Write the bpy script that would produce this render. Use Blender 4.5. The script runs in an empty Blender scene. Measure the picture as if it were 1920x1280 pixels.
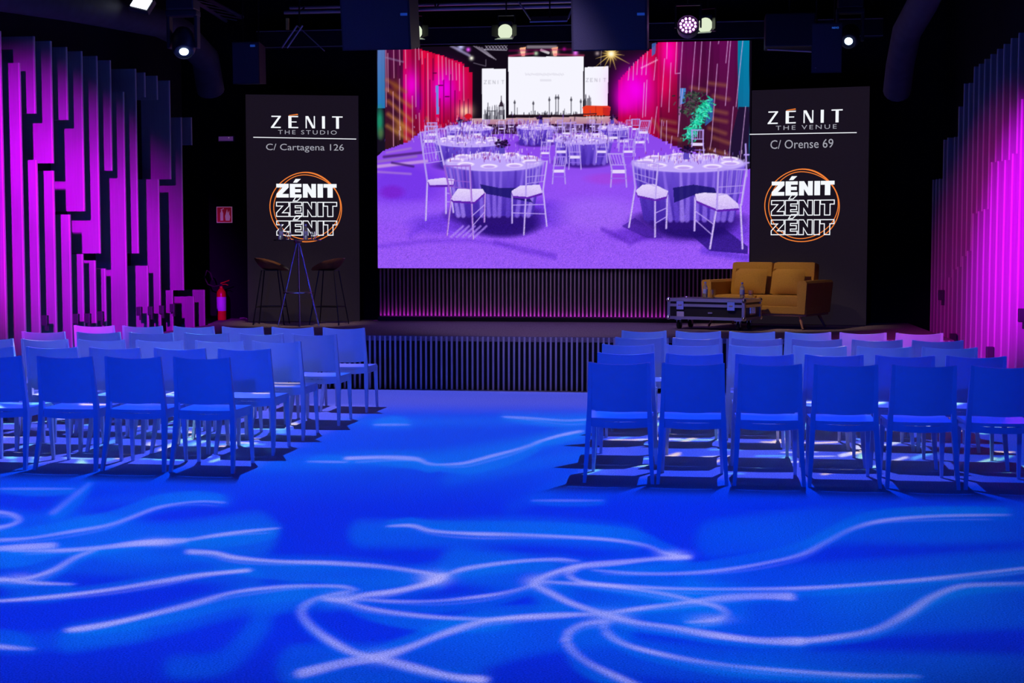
import bpy, bmesh, math, random
import numpy as np
from mathutils import Vector, Matrix

# ------------------------------------------------------------------ camera
SC = bpy.context.scene
COL = SC.collection
F = 2667.0                                   # focal length in pixels of the 1920 wide frame
YAW = math.atan(0.135); PITCH = math.atan(175 / F)
CAM = Vector((0, 0, 1.63))
cam_data = bpy.data.cameras.new('camera'); cam_data.sensor_width = 36; cam_data.lens = 36 * F / 1920
cam_data.clip_end = 200
cam = bpy.data.objects.new('camera', cam_data); COL.objects.link(cam)
cam.location = CAM; cam.rotation_euler = (math.pi / 2 - PITCH, 0, YAW)
SC.camera = cam
# ------------------------------------------------------------------ world, exposure
world = bpy.data.worlds.new('world'); SC.world = world; world.use_nodes = True
world.node_tree.nodes['Background'].inputs[0].default_value = (0.0, 0.0, 0.0, 1)
world.node_tree.nodes['Background'].inputs[1].default_value = 0.0
SC.view_settings.view_transform = 'Standard'; SC.view_settings.look = 'None'
SC.view_settings.exposure = 0.0; SC.view_settings.gamma = 1.0
SC.view_settings.use_curve_mapping = False

# pixel -> world (distance always from a plane that the thing touches)
_fh = Vector((-math.sin(YAW), math.cos(YAW), 0)); RT = Vector((math.cos(YAW), math.sin(YAW), 0))
FW = _fh * math.cos(PITCH) + Vector((0, 0, -math.sin(PITCH))); UP = RT.cross(FW)
def ray(x, y): return FW + RT * ((x - 960) / F) + UP * ((640 - y) / F)
def on_z(x, y, z): d = ray(x, y); return CAM + d * ((z - CAM.z) / d.z)
def on_y(x, y, Y): d = ray(x, y); return CAM + d * ((Y - CAM.y) / d.y)
def on_x(x, y, X): d = ray(x, y); return CAM + d * ((X - CAM.x) / d.x)
def project_np(P):
    V = P - np.array(CAM)
    z = V @ np.array(FW); return 960 + F * (V @ np.array(RT)) / z, 640 - F * (V @ np.array(UP)) / z

# ------------------------------------------------------------------ lamps of the room (overhead rig), plus an added stage fill
def aim(o, target): o.rotation_euler = (Vector(target) - o.location).to_track_quat('-Z', 'Y').to_euler()
def spot(name, loc, target, power, color, size, blend=0.5, radius=0.05, parent=None):
    l = bpy.data.lights.new(name, 'SPOT'); l.energy = power; l.color = color
    l.spot_size = math.radians(size); l.spot_blend = blend; l.shadow_soft_size = radius
    o = bpy.data.objects.new(name, l); COL.objects.link(o); o.location = loc; aim(o, target)
    return o
MAG = (0.62, 0.0, 1.0); PINK = (1.0, 0.0, 0.55); BLUE = (0.0, 0.035, 1.0)
spot('magenta_wash_lamp', (-3.3, 3.0, 4.7), (-6.6, 13.2, 2.1), 18500, MAG, 16.5, 1.0)
spot('magenta_wash_lamp', (-3.2, 3.2, 4.7), (-6.8, 12.0, 1.35), 2600, PINK, 9, 0.9)
spot('magenta_wash_lamp', (-3.7, 4.0, 4.7), (-6.9, 15.9, 1.75), 5000, MAG, 7.5, 0.9)
spot('magenta_wash_lamp', (-1.2, 6.5, 4.7), (2.9, 13.3, 1.9), 14500, MAG, 18, 1.0)
spot('magenta_wash_lamp', (-1.6, 8.0, 4.7), (2.9, 15.4, 1.2), 2300, (0.9, 0.0, 0.6), 25, 0.9)
spot('blue_wash_lamp', (-1.9, -2.2, 4.0), (-4.6, 11.0, 0.3), 2300, BLUE, 20, 0.6, 0.12)
spot('blue_wash_lamp', (-1.9, -2.2, 4.0), (0.9, 11.0, 0.2), 1800, BLUE, 20, 0.6, 0.12)
spot('stage_warm_lamp', (-1.7, 15.9, 5.0), (0.65, 18.3, 1.0), 430, (1.0, 0.72, 0.45), 26, 0.7, 0.08)
spot('stage_warm_lamp', (-4.4, 15.6, 5.0), (-5.3, 18.2, 1.2), 330, (1.0, 0.74, 0.5), 24, 0.8, 0.08)
spot('added_stage_fill', (-1.8, 13.4, 5.2), (-1.8, 18.0, 0.62), 470, (0.60, 0.45, 1.0), 44, 0.9, 0.15)  # added fill light to brighten the stage deck

# ------------------------------------------------------------------ materials
MATS = {}
def mat(name, color=(0.5, 0.5, 0.5), rough=0.5, metal=0.0, emis=None, estr=1.0, noise=0.0, nscale=40.0,
        bump=0.0, trans=0.0, spec=None, stretch=None):
    if name in MATS: return MATS[name]
    m = bpy.data.materials.new(name); m.use_nodes = True; nt = m.node_tree
    b = nt.nodes['Principled BSDF']
    b.inputs['Base Color'].default_value = (*color, 1); b.inputs['Roughness'].default_value = rough
    b.inputs['Metallic'].default_value = metal
    if spec is not None: b.inputs['Specular IOR Level'].default_value = spec
    if trans: b.inputs['Transmission Weight'].default_value = trans
    if emis: b.inputs['Emission Color'].default_value = (*emis, 1); b.inputs['Emission Strength'].default_value = estr
    if noise or bump:
        tc = nt.nodes.new('ShaderNodeTexCoord'); mp = nt.nodes.new('ShaderNodeMapping')
        nz = nt.nodes.new('ShaderNodeTexNoise'); nz.inputs['Scale'].default_value = nscale; nz.inputs['Detail'].default_value = 4
        if stretch: mp.inputs['Scale'].default_value = stretch
        nt.links.new(tc.outputs['Object'], mp.inputs[0]); nt.links.new(mp.outputs[0], nz.inputs['Vector'])
        if noise:
            rp = nt.nodes.new('ShaderNodeMapRange')
            rp.inputs['From Min'].default_value = 0.3; rp.inputs['From Max'].default_value = 0.7
            rp.inputs['To Min'].default_value = 1 - noise; rp.inputs['To Max'].default_value = 1 + noise
            mx = nt.nodes.new('ShaderNodeVectorMath'); mx.operation = 'SCALE'
            mx.inputs[0].default_value = color
            nt.links.new(nz.outputs['Fac'], rp.inputs['Value']); nt.links.new(rp.outputs[0], mx.inputs['Scale'])
            nt.links.new(mx.outputs[0], b.inputs['Base Color'])
        if bump:
            bp = nt.nodes.new('ShaderNodeBump'); bp.inputs['Strength'].default_value = bump; bp.inputs['Distance'].default_value = 0.01
            nt.links.new(nz.outputs['Fac'], bp.inputs['Height']); nt.links.new(bp.outputs[0], b.inputs['Normal'])
    MATS[name] = m; return m
def emat(name, color, strength=1.0):
    if name in MATS: return MATS[name]
    m = bpy.data.materials.new(name); m.use_nodes = True; nt = m.node_tree; nt.nodes.clear()
    e = nt.nodes.new('ShaderNodeEmission'); o = nt.nodes.new('ShaderNodeOutputMaterial')
    e.inputs[0].default_value = (*color, 1); e.inputs[1].default_value = strength
    nt.links.new(e.outputs[0], o.inputs[0]); MATS[name] = m; return m
FLOOR_ALB = 0.5
carpet = mat('carpet', (FLOOR_ALB,) * 3, 1.0, noise=0.48, nscale=120, bump=0.25, spec=0.0)
black_paint = mat('black_paint', (0.006, 0.006, 0.010), 0.9, noise=0.2, nscale=6)
black_wall = mat('black_wall_paint', (0.004, 0.004, 0.008), 0.9, spec=0.15, noise=0.2, nscale=5)
board_mat = mat('board_laminate', (0.21, 0.20, 0.20), 0.7, noise=0.07, nscale=5, stretch=(14, 14, 0.5), spec=0.2)
edge_mat = mat('board_edge_trim', (0.40, 0.36, 0.34), 0.6)
chair_mat = mat('white_plastic', (0.72, 0.74, 0.80), 0.36, noise=0.03, nscale=9)
deck_mat = mat('stage_carpet', (0.28, 0.215, 0.27), 1.0, noise=0.3, nscale=60, bump=0.2, spec=0.0)
slat_mat = mat('slat_wood', (0.62, 0.56, 0.56), 0.65, noise=0.12, nscale=8, stretch=(8, 8, 0.5))
slat_dark = mat('slat_wood_dark', (0.42, 0.33, 0.33), 0.6, noise=0.12, nscale=8, stretch=(8, 8, 0.5))
backing = mat('slat_backing', (0.006, 0.006, 0.010), 0.9)
mustard = mat('mustard_fabric', (0.50, 0.27, 0.055), 0.95, noise=0.10, nscale=90, bump=0.15, spec=0.1)
beech = mat('beech_wood', (0.42, 0.20, 0.10), 0.5, noise=0.15, nscale=10, stretch=(8, 8, 1))
walnut = mat('walnut_wood', (0.20, 0.085, 0.035), 0.28, noise=0.25, nscale=9, stretch=(2, 9, 3))
black_metal = mat('black_metal', (0.02, 0.02, 0.024), 0.4, metal=0.6)
dark_plastic = mat('dark_plastic', (0.022, 0.022, 0.03), 0.5)
grille = mat('speaker_grille', (0.04, 0.042, 0.06), 0.7, noise=0.4, nscale=160)
chrome = mat('chrome', (0.75, 0.75, 0.8), 0.18, metal=1.0)
alu = mat('aluminium', (0.62, 0.62, 0.68), 0.32, metal=0.85)
steel_grey = mat('grey_steel', (0.40, 0.33, 0.35), 0.45, metal=0.5)
case_black = mat('case_laminate', (0.012, 0.012, 0.018), 0.45, noise=0.2, nscale=200)
rubber = mat('rubber', (0.012, 0.012, 0.012), 0.7)
glass = mat('clear_glass', (0.95, 0.97, 1.0), 0.03, trans=1.0)
bottle_glass = mat('bottle_plastic', (0.55, 0.7, 1.0), 0.06, trans=0.85)
label_blue = mat('bottle_label_print', (0.25, 0.3, 0.75), 0.5)
cap_mat = mat('bottle_cap', (0.2, 0.25, 0.8), 0.4)
red_paint = mat('red_enamel', (0.62, 0.02, 0.015), 0.3)
sign_red = mat('sign_red', (0.75, 0.03, 0.04), 0.5, emis=(0.5, 0.01, 0.05), estr=0.16)
sign_white = mat('sign_white', (0.75, 0.7, 0.75), 0.5, emis=(0.6, 0.2, 0.5), estr=0.25)
white_label = mat('printed_label', (0.55, 0.5, 0.8), 0.5)
led_face = mat('led_panel_face', (0.018, 0.015, 0.020), 0.75, emis=(0.0090, 0.0058, 0.0105), estr=1.0, noise=0.3, nscale=190, spec=0.2)
pale_panel = mat('pale_sheet_metal', (0.5, 0.5, 0.52), 0.5)
duct_mat = mat('duct_fabric', (0.02, 0.018, 0.026), 0.8, noise=0.3, nscale=9)
led_white = emat('led_text_white', (0.92, 0.95, 1.0), 1.0)
led_grey = emat('led_text_grey', (0.36, 0.36, 0.42), 1.0)
led_orange = emat('led_ring_orange', (0.9, 0.22, 0.04), 1.0)
led_strip_mat = emat('led_strip_magenta', (0.75, 0.02, 1.0), 18.0)
lens_blue = emat('lens_blue_white', (0.45, 0.65, 1.0), 8.0)
lens_panel = emat('blinder_glow', (0.75, 0.82, 1.0), 6.0)
lens_mag = emat('par_led_glow', (0.85, 0.30, 1.0), 6.0)
lens_warm = emat('fresnel_glow', (0.75, 0.85, 0.62), 1.0)

# ------------------------------------------------------------------ mesh helpers
def rotm(a, axis='Z'): return Matrix.Rotation(a, 4, axis)
class MB:
    def __init__(s): s.bm = bmesh.new()
    def _add(s, vs, fs):
        v = [s.bm.verts.new(p) for p in vs]
        for f in fs:
            try: s.bm.faces.new([v[i] for i in f])
            except ValueError: pass
        return v
    def box(s, c, d, m=None, bev=0.0):
        c = Vector(c); x, y, z = d[0] / 2, d[1] / 2, d[2] / 2
        P = [Vector((a * x, b * y, e * z)) for e in (-1, 1) for b in (-1, 1) for a in (-1, 1)]
        if m is not None: P = [m @ p for p in P]
        v = s._add([c + p for p in P], [(0, 2, 3, 1), (4, 5, 7, 6), (0, 1, 5, 4), (2, 6, 7, 3), (0, 4, 6, 2), (1, 3, 7, 5)])
        if bev:
            ed = list({e for q in v for e in q.link_edges})
            bmesh.ops.bevel(s.bm, geom=ed, offset=bev, segments=2, affect='EDGES', profile=0.6)
        return s
    def sweep(s, secs, close=True):                       # sections with the same number of points
        n = len(secs[0]); vs = [Vector(p) for q in secs for p in q]; fs = []
        for i in range(len(secs) - 1):
            for j in range(n): k = (j + 1) % n; fs.append((i * n + j, i * n + k, (i + 1) * n + k, (i + 1) * n + j))
        if close: fs.append(tuple(reversed(range(n)))); fs.append(tuple((len(secs) - 1) * n + j for j in range(n)))
        s._add(vs, fs); return s
    def post(s, pts, sizes):                              # rectangular tapering member
        s.sweep([[(p[0] - w / 2, p[1] - d / 2, p[2]), (p[0] + w / 2, p[1] - d / 2, p[2]),
                  (p[0] + w / 2, p[1] + d / 2, p[2]), (p[0] - w / 2, p[1] + d / 2, p[2])] for p, (w, d) in zip(pts, sizes)]); return s
    def tube(s, pts, r, n=8, close=True):
        pts = [Vector(p) for p in pts]; rs = r if isinstance(r, (list, tuple)) else [r] * len(pts); secs = []
        a = None
        for i, p in enumerate(pts):
            d = (pts[min(i + 1, len(pts) - 1)] - pts[max(i - 1, 0)]).normalized()
            if a is None: a = d.orthogonal().normalized()
            a = (a - d * a.dot(d)).normalized(); b = d.cross(a)
            secs.append([p + (a * math.cos(q) + b * math.sin(q)) * rs[i] for q in (2 * math.pi * j / n for j in range(n))])
        return s.sweep(secs, close)
    def lathe(s, prof, c=(0, 0, 0), n=16, m=None):
        secs = []
        for r, z in prof:
            q = [Vector((r * math.cos(2 * math.pi * j / n), r * math.sin(2 * math.pi * j / n), z)) for j in range(n)]
            if m is not None: q = [m @ p for p in q]
            secs.append([Vector(c) + p for p in q])
        return s.sweep(secs)
    def prism(s, pts, off):
        off = Vector(off); n = len(pts); a = [Vector(p) for p in pts]
        return s.sweep([a, [p + off for p in a]])
    def fan(s, pts): s._add([Vector(p) for p in pts], [tuple(range(len(pts)))]); return s
    def mesh(s, name, m, smooth=False):
        bmesh.ops.recalc_face_normals(s.bm, faces=s.bm.faces)
        me = bpy.data.meshes.new(name); s.bm.to_mesh(me); s.bm.free()
        me.materials.append(m)
        if smooth:
            for p in me.polygons: p.use_smooth = True
            try: me.set_sharp_from_angle(angle=math.radians(40))
            except Exception: pass
        return me
    def build(s, name, m, parent=None, label=None, smooth=False):
        return obj(name, s.mesh(name, m, smooth), parent, label)
def obj(name, me, parent=None, label=None):
    o = bpy.data.objects.new(name, me); COL.objects.link(o)
    if parent is not None: o.parent = parent
    if label: o['label'] = label
    return o
def tag(o, label, cat, group=None):
    o['label'] = label; o['category'] = cat
    if group: o['group'] = group
    return o
def thing(name, loc, label, cat, group=None, rz=0.0):
    o = bpy.data.objects.new(name, None); COL.objects.link(o); o.empty_display_size = 0.1
    o.location = loc; o.rotation_euler = (0, 0, rz); return tag(o, label, cat, group)
def structure(o): o['kind'] = 'structure'; return o
def copy_tree(o, parent=None):
    c = o.copy(); COL.objects.link(c); c.parent = parent
    for ch in o.children: copy_tree(ch, c)
    return c
def smooth01(a, b, x): t = np.clip((x - a) / (b - a), 0, 1); return t * t * (3 - 2 * t)
def lin(c):
    c = np.asarray(c, float) / 255.0
    return np.where(c <= 0.04045, c / 12.92, ((c + 0.055) / 1.055) ** 2.4)

# ------------------------------------------------------------------ dimensions
XL, XR = -6.86, 3.16            # wall planes behind the boards
EL, ER = -6.50, 2.82            # protruding edges of the boards
SY = 16.08; SH = 0.62           # stage front, stage height
BY = 19.75                      # back wall
CEIL = 5.75; YB = -3.5          # ceiling, rear of the hall
PITCHY = 0.355

# ------------------------------------------------------------------ shell
structure(MB().box(((XL + XR) / 2, (YB + BY) / 2, -0.05), (XR - XL + 3.0, BY - YB, 0.1)).build('floor', carpet))
structure(MB().box(((XL + XR) / 2, (YB + BY) / 2, CEIL + 0.05), (XR - XL + 3.0, BY - YB + 0.3, 0.1)).build('ceiling', black_paint))
wall_left = structure(MB().box((XL - 0.1, (YB + 18.2) / 2, CEIL / 2), (0.2, 18.2 - YB, CEIL)).build('wall_left', black_wall))
wall_right = structure(MB().box((XR + 0.1, (YB + BY) / 2, CEIL / 2), (0.2, BY - YB, CEIL)).build('wall_right', black_wall))
wall_back = structure(MB().box(((XL + XR) / 2, BY + 0.1, CEIL / 2), (XR - XL + 3.0, 0.2, CEIL)).build('wall_back', black_wall))
structure(MB().box((XL - 0.9, (18.2 + BY) / 2, CEIL / 2), (0.1, BY - 18.2, CEIL)).build('wall_alcove', black_wall))
structure(MB().box(((XL + XR) / 2, YB - 0.1, CEIL / 2), (XR - XL + 3.0, 0.2, CEIL)).build('wall_front', black_wall))

# ------------------------------------------------------------------ boards on the side walls
def board_mesh(w, h, name='board'):
    b = MB(); b.box((w / 2, 0, h / 2), (w, 0.022, h)); return b.mesh(name, board_mat)
def edge_mesh(h): b = MB(); b.box((0, 0, h / 2), (0.012, 0.026, h)); return b.mesh('edge_trim', edge_mat)
def put_board(wall, side, Y, z0, z1, edge):
    """side -1: left wall, board reaches from the wall plane to x = edge."""
    h = z1 - z0
    if side < 0: o = obj('board', board_mesh(edge - XL, h), wall); o.location = (XL, Y, z0)
    else: o = obj('board', board_mesh(XR - edge, h), wall); o.location = (edge, Y, z0)
    e = obj('edge_trim', edge_mesh(h), o); e.location = ((edge - XL) if side < 0 else 0, 0, 0)
    return o
# edge pixel x near the middle of the board, list of (top y, bottom y[, extra protrusion]) in the photo
LEFT = [(6, [(58, 900)]), (41, [(118, 900)]), (69, [(68, 213), (300, 900)]), (100, [(77, 306), (320, 900)]),
        (129, [(88, 225), (402, 900)]), (157, [(96, 396), (476, 900, -.03)]), (185, [(105, 475), (488, 900, -.06)]),
        (210, [(113, 320), (503, 900, -.10)]), (234, [(172, 900)]), (257, [(129, 475)]), (274, [(136, 182), (498, 900)]),
        (297, [(142, 187), (336, 900)]), (320, [(151, 336), (544, 900)]), (341, [(220, 544)]),
        (360, [(220, 272), (555, 900)]), (380, [(543, 900)])]
LEFT_Y = []
for px, segs in LEFT:
    Y = on_x(px, 330, EL).y; LEFT_Y.append(Y)
    for s in segs:
        ex = EL + (s[2] if len(s) > 2 else 0)
        z1 = on_y(px, s[0], Y).z; z0 = on_y(px, s[1], Y).z if s[1] < 800 else 0.0
        put_board(wall_left, -1, Y, z0, z1, ex)
for k in range(1, 14):
    put_board(wall_left, -1, LEFT_Y[0] - k * PITCHY, 0.0, 3.66, EL)
# right wall: y of the top of each upper board and of the deeper lower board, a split shaped to imitate steps of light
r_edges = [(1913, 52, 186), (1898, 62, 288), (1884, 72, 300), (1871, 83, 302), (1859, 92, 304), (1847, 102, 392), (1836, 111, 396),
           (1826, 120, 400), (1817, 125, 470), (1808, 156, 480), (1799, 157, 500), (1790, 200, 505), (1783, 257, 520), (1776, 258, None),
           (1769, 262, None), (1762, 335, None), (1756, 336, None), (1750, 337, None)]
for px, yt, yl in r_edges:
    Y = on_x(px, 330, ER).y; base = 0.0
    z1 = on_y(px, yt, Y).z
    if yl:
        zl = on_y(px, yl, Y).z
        put_board(wall_right, 1, Y, zl, z1, ER + 0.035)
        put_board(wall_right, 1, Y, base, zl, ER)
    else:
        put_board(wall_right, 1, Y, base, z1, ER)
Y0 = on_x(1913, 330, ER).y
for k in range(1, 16): put_board(wall_right, 1, Y0 - k * PITCHY, 0.0, 3.5, ER)
# small black brackets screwed to the boards
def bracket(wall, p, s=1.0):
    b = MB(); b.box((0, 0, 0), (0.07 * s, 0.05, 0.12 * s), bev=0.006).box((0.02 * s, 0.0, -0.08 * s), (0.03 * s, 0.04, 0.08 * s))
    o = b.build('bracket', dark_plastic, wall, 'small black bracket'); o.location = p
for k, (px, py) in enumerate([(88, 600), (146, 597), (168, 596), (192, 592), (264, 583), (285, 582), (306, 580), (326, 577)]):
    p = on_x(px, py, EL + 0.03); p.y -= 0.04; bracket(wall_left, p, .85)
for px, py in [(1765, 553), (1787, 635), (1856, 661), (1917, 591)]:
    p = on_x(px, py, ER - 0.04); bracket(wall_right, p, 1.0)

# ------------------------------------------------------------------ stage
stage = thing('stage', ((XL + XR) / 2, SY, 0), 'low stage with dark carpet deck and vertical slat front', 'stage')
def world_child(o, parent): o.location = Vector(o.location) - Vector(parent.location); o.parent = parent; return o
def stage_part(b, name, m): o = b.build(name, m); return world_child(o, stage)
SX_A, SX_B = EL + .02, ER - .09
stage_part(MB().box(((SX_A + SX_B) / 2, (SY + .028 + BY) / 2, SH - 0.03), (SX_B - SX_A, BY - SY - .048, 0.06)), 'deck', deck_mat)
stage_part(MB().box(((XL - .83 + SX_A) / 2, (18.22 + BY) / 2, SH - 0.03), (SX_A - XL + .83 - .002, BY - 18.22 - .02, 0.06)), 'deck', deck_mat)
stage_part(MB().box(((SX_A + SX_B) / 2, SY + 0.06, SH / 2 - .03), (SX_B - SX_A - .02, 0.04, SH - 0.07)), 'riser_backing', backing)
p0 = on_y(197 / 3.692 + 640, 680, SY).x; p1 = on_y(1668 / 3.692 + 640, 680, SY).x
pitch_s = (p1 - p0) / 41
sl = MB(); sl.box((0, 0, (SH - 0.004) / 2), (0.021, 0.022, SH - 0.006)); sl_me = sl.mesh('slat', slat_mat)
i0 = int((SX_A + 0.05 - p0) / pitch_s); i1 = int((SX_B - 0.05 - p0) / pitch_s)
for i in range(i0, i1 + 1):
    o = obj('slat', sl_me, stage); o.location = Vector((p0 + i * pitch_s, SY + 0.013, 0.001)) - stage.location
# ------------------------------------------------------------------ main LED wall
YS = 19.40
A = on_y(708.5, 502.3, YS); B = on_y(1404.5, 504, YS)
SX0, SX1, SZ0, SZ1 = A.x, B.x, 1.352, 4.385
# low slat cladding below it (belongs to the back wall)
o = MB().box(((SX0 + SX1) / 2, YS + 0.13, (SH + SZ0) / 2 + .01), (SX1 - SX0, 0.04, SZ0 - SH - .02)).build('cladding_backing', backing, wall_back)
sl = MB(); sl.box((0, 0, (SZ0 - SH - 0.075) / 2), (0.020, 0.045, SZ0 - SH - 0.075)); sl2 = sl.mesh('slat', slat_dark)
nsl = 92
for i in range(nsl):
    o = obj('slat', sl2, wall_back); o.location = (SX0 + 0.02 + (SX1 - SX0 - 0.04) * i / (nsl - 1), YS + 0.085, SH + 0.07)
strip = thing('led_strip', ((SX0 + SX1) / 2, YS, SH), 'thin magenta LED strip glowing at the foot of the wall slats', 'led strip')
MB().box((0, 0.022, 0.026), (SX1 - SX0, 0.014, 0.012)).build('glowing_strip', led_strip_mat, strip)
MB().box((0, -0.012, 0.030), (SX1 - SX0, 0.010, 0.056)).box((0, 0.02, 0.008), (SX1 - SX0, 0.07, 0.012)).build('channel', black_metal, strip)

# ---- the picture on the LED wall, painted in code (banquet in the same hall)
class Canvas:
    def __init__(s, x0, y0, x1, y1, ss=2):
        s.x0, s.y0, s.ss = x0, y0, ss; s.w = int((x1 - x0) * ss); s.h = int((y1 - y0) * ss)
        s.a = np.zeros((s.h, s.w, 3)); s.rng = np.random.default_rng(5)
    def bb(s, xs, ys, pad=2):
        i0 = max(0, int((min(xs) - pad - s.x0) * s.ss)); i1 = min(s.w, int((max(xs) + pad - s.x0) * s.ss) + 1)
        j0 = max(0, int((min(ys) - pad - s.y0) * s.ss)); j1 = min(s.h, int((max(ys) + pad - s.y0) * s.ss) + 1)
        if i1 <= i0 or j1 <= j0: return None
        X, Y = np.meshgrid((np.arange(i0, i1) + .5) / s.ss + s.x0, (np.arange(j0, j1) + .5) / s.ss + s.y0)
        return (slice(j0, j1), slice(i0, i1)), X, Y
    def mix(s, sl, m, c):
        c = np.asarray(c, float)
        s.a[sl] = s.a[sl] * (1 - m[..., None]) + c * m[..., None]
    def poly(s, pts, c, al=1.0, c2=None):                 # c2: colour at the bottom
        r = s.bb([p[0] for p in pts], [p[1] for p in pts])
        if r is None: return
        sl, X, Y = r; ins = np.zeros(X.shape, bool); n = len(pts)
        for i in range(n):
            (xa, ya), (xb, yb) = pts[i], pts[(i + 1) % n]
            if ya == yb: continue
            cr = ((ya > Y) != (yb > Y)) & (X < (xb - xa) * (Y - ya) / (yb - ya) + xa); ins ^= cr
        if c2 is None: s.mix(sl, ins * al, c)
        else:
            ys = [p[1] for p in pts]; t = np.clip((Y - min(ys)) / (max(ys) - min(ys)), 0, 1)[..., None]
            s.mix(sl, ins * al, np.asarray(c, float) * (1 - t) + np.asarray(c2, float) * t)
    def line(s, pts, w, c, al=1.0, soft=0.6):             # w: width or list of widths
        ws = w if isinstance(w, (list, tuple)) else [w] * len(pts); mw = max(ws)
        r = s.bb([p[0] for p in pts], [p[1] for p in pts], mw + 3 * soft + 1)
        if r is None: return
        sl, X, Y = r; best = np.full(X.shape, 1e9)
        for i in range(len(pts) - 1):
            (xa, ya), (xb, yb) = pts[i], pts[i + 1]; dx, dy = xb - xa, yb - ya; L = dx * dx + dy * dy + 1e-9
            t = np.clip(((X - xa) * dx + (Y - ya) * dy) / L, 0, 1)
            d = np.hypot(X - xa - t * dx, Y - ya - t * dy) - (ws[i] * (1 - t) + ws[i + 1] * t) / 2
            best = np.minimum(best, d)
        s.mix(sl, np.clip(0.5 - best / (2 * soft), 0, 1) * al, c)
    def ell(s, cx, cy, rx, ry, c, al=1.0, soft=0.08):
        r = s.bb([cx - rx * 1.3, cx + rx * 1.3], [cy - ry * 1.3, cy + ry * 1.3])
        if r is None: return
        sl, X, Y = r; d = np.hypot((X - cx) / rx, (Y - cy) / ry)
        s.mix(sl, np.clip((1 + soft - d) / (2 * soft), 0, 1) * al, c)
    def glow(s, cx, cy, rad, c, al=1.0, rx=1.0):
        r = s.bb([cx - 2 * rad * rx, cx + 2 * rad * rx], [cy - 2 * rad, cy + 2 * rad])
        if r is None: return
        sl, X, Y = r; s.mix(sl, np.exp(-(((X - cx) / rx) ** 2 + (Y - cy) ** 2) / (rad * rad) * 1.5) * al, c)
    def sample(s, X, Y):
        x = np.clip((X - s.x0) * s.ss - .5, 0, s.w - 1.001); y = np.clip((Y - s.y0) * s.ss - .5, 0, s.h - 1.001)
        i, j = x.astype(int), y.astype(int); fx, fy = (x - i)[..., None], (y - j)[..., None]
        return (s.a[j, i] * (1 - fx) + s.a[j, i + 1] * fx) * (1 - fy) + (s.a[j + 1, i] * (1 - fx) + s.a[j + 1, i + 1] * fx) * fy
def blur(a, n):
    k = np.ones(n) / n
    for ax in (0, 1): a = np.apply_along_axis(lambda v: np.convolve(np.pad(v, n // 2, mode='edge'), k, 'valid'), ax, a)
    return a

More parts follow.
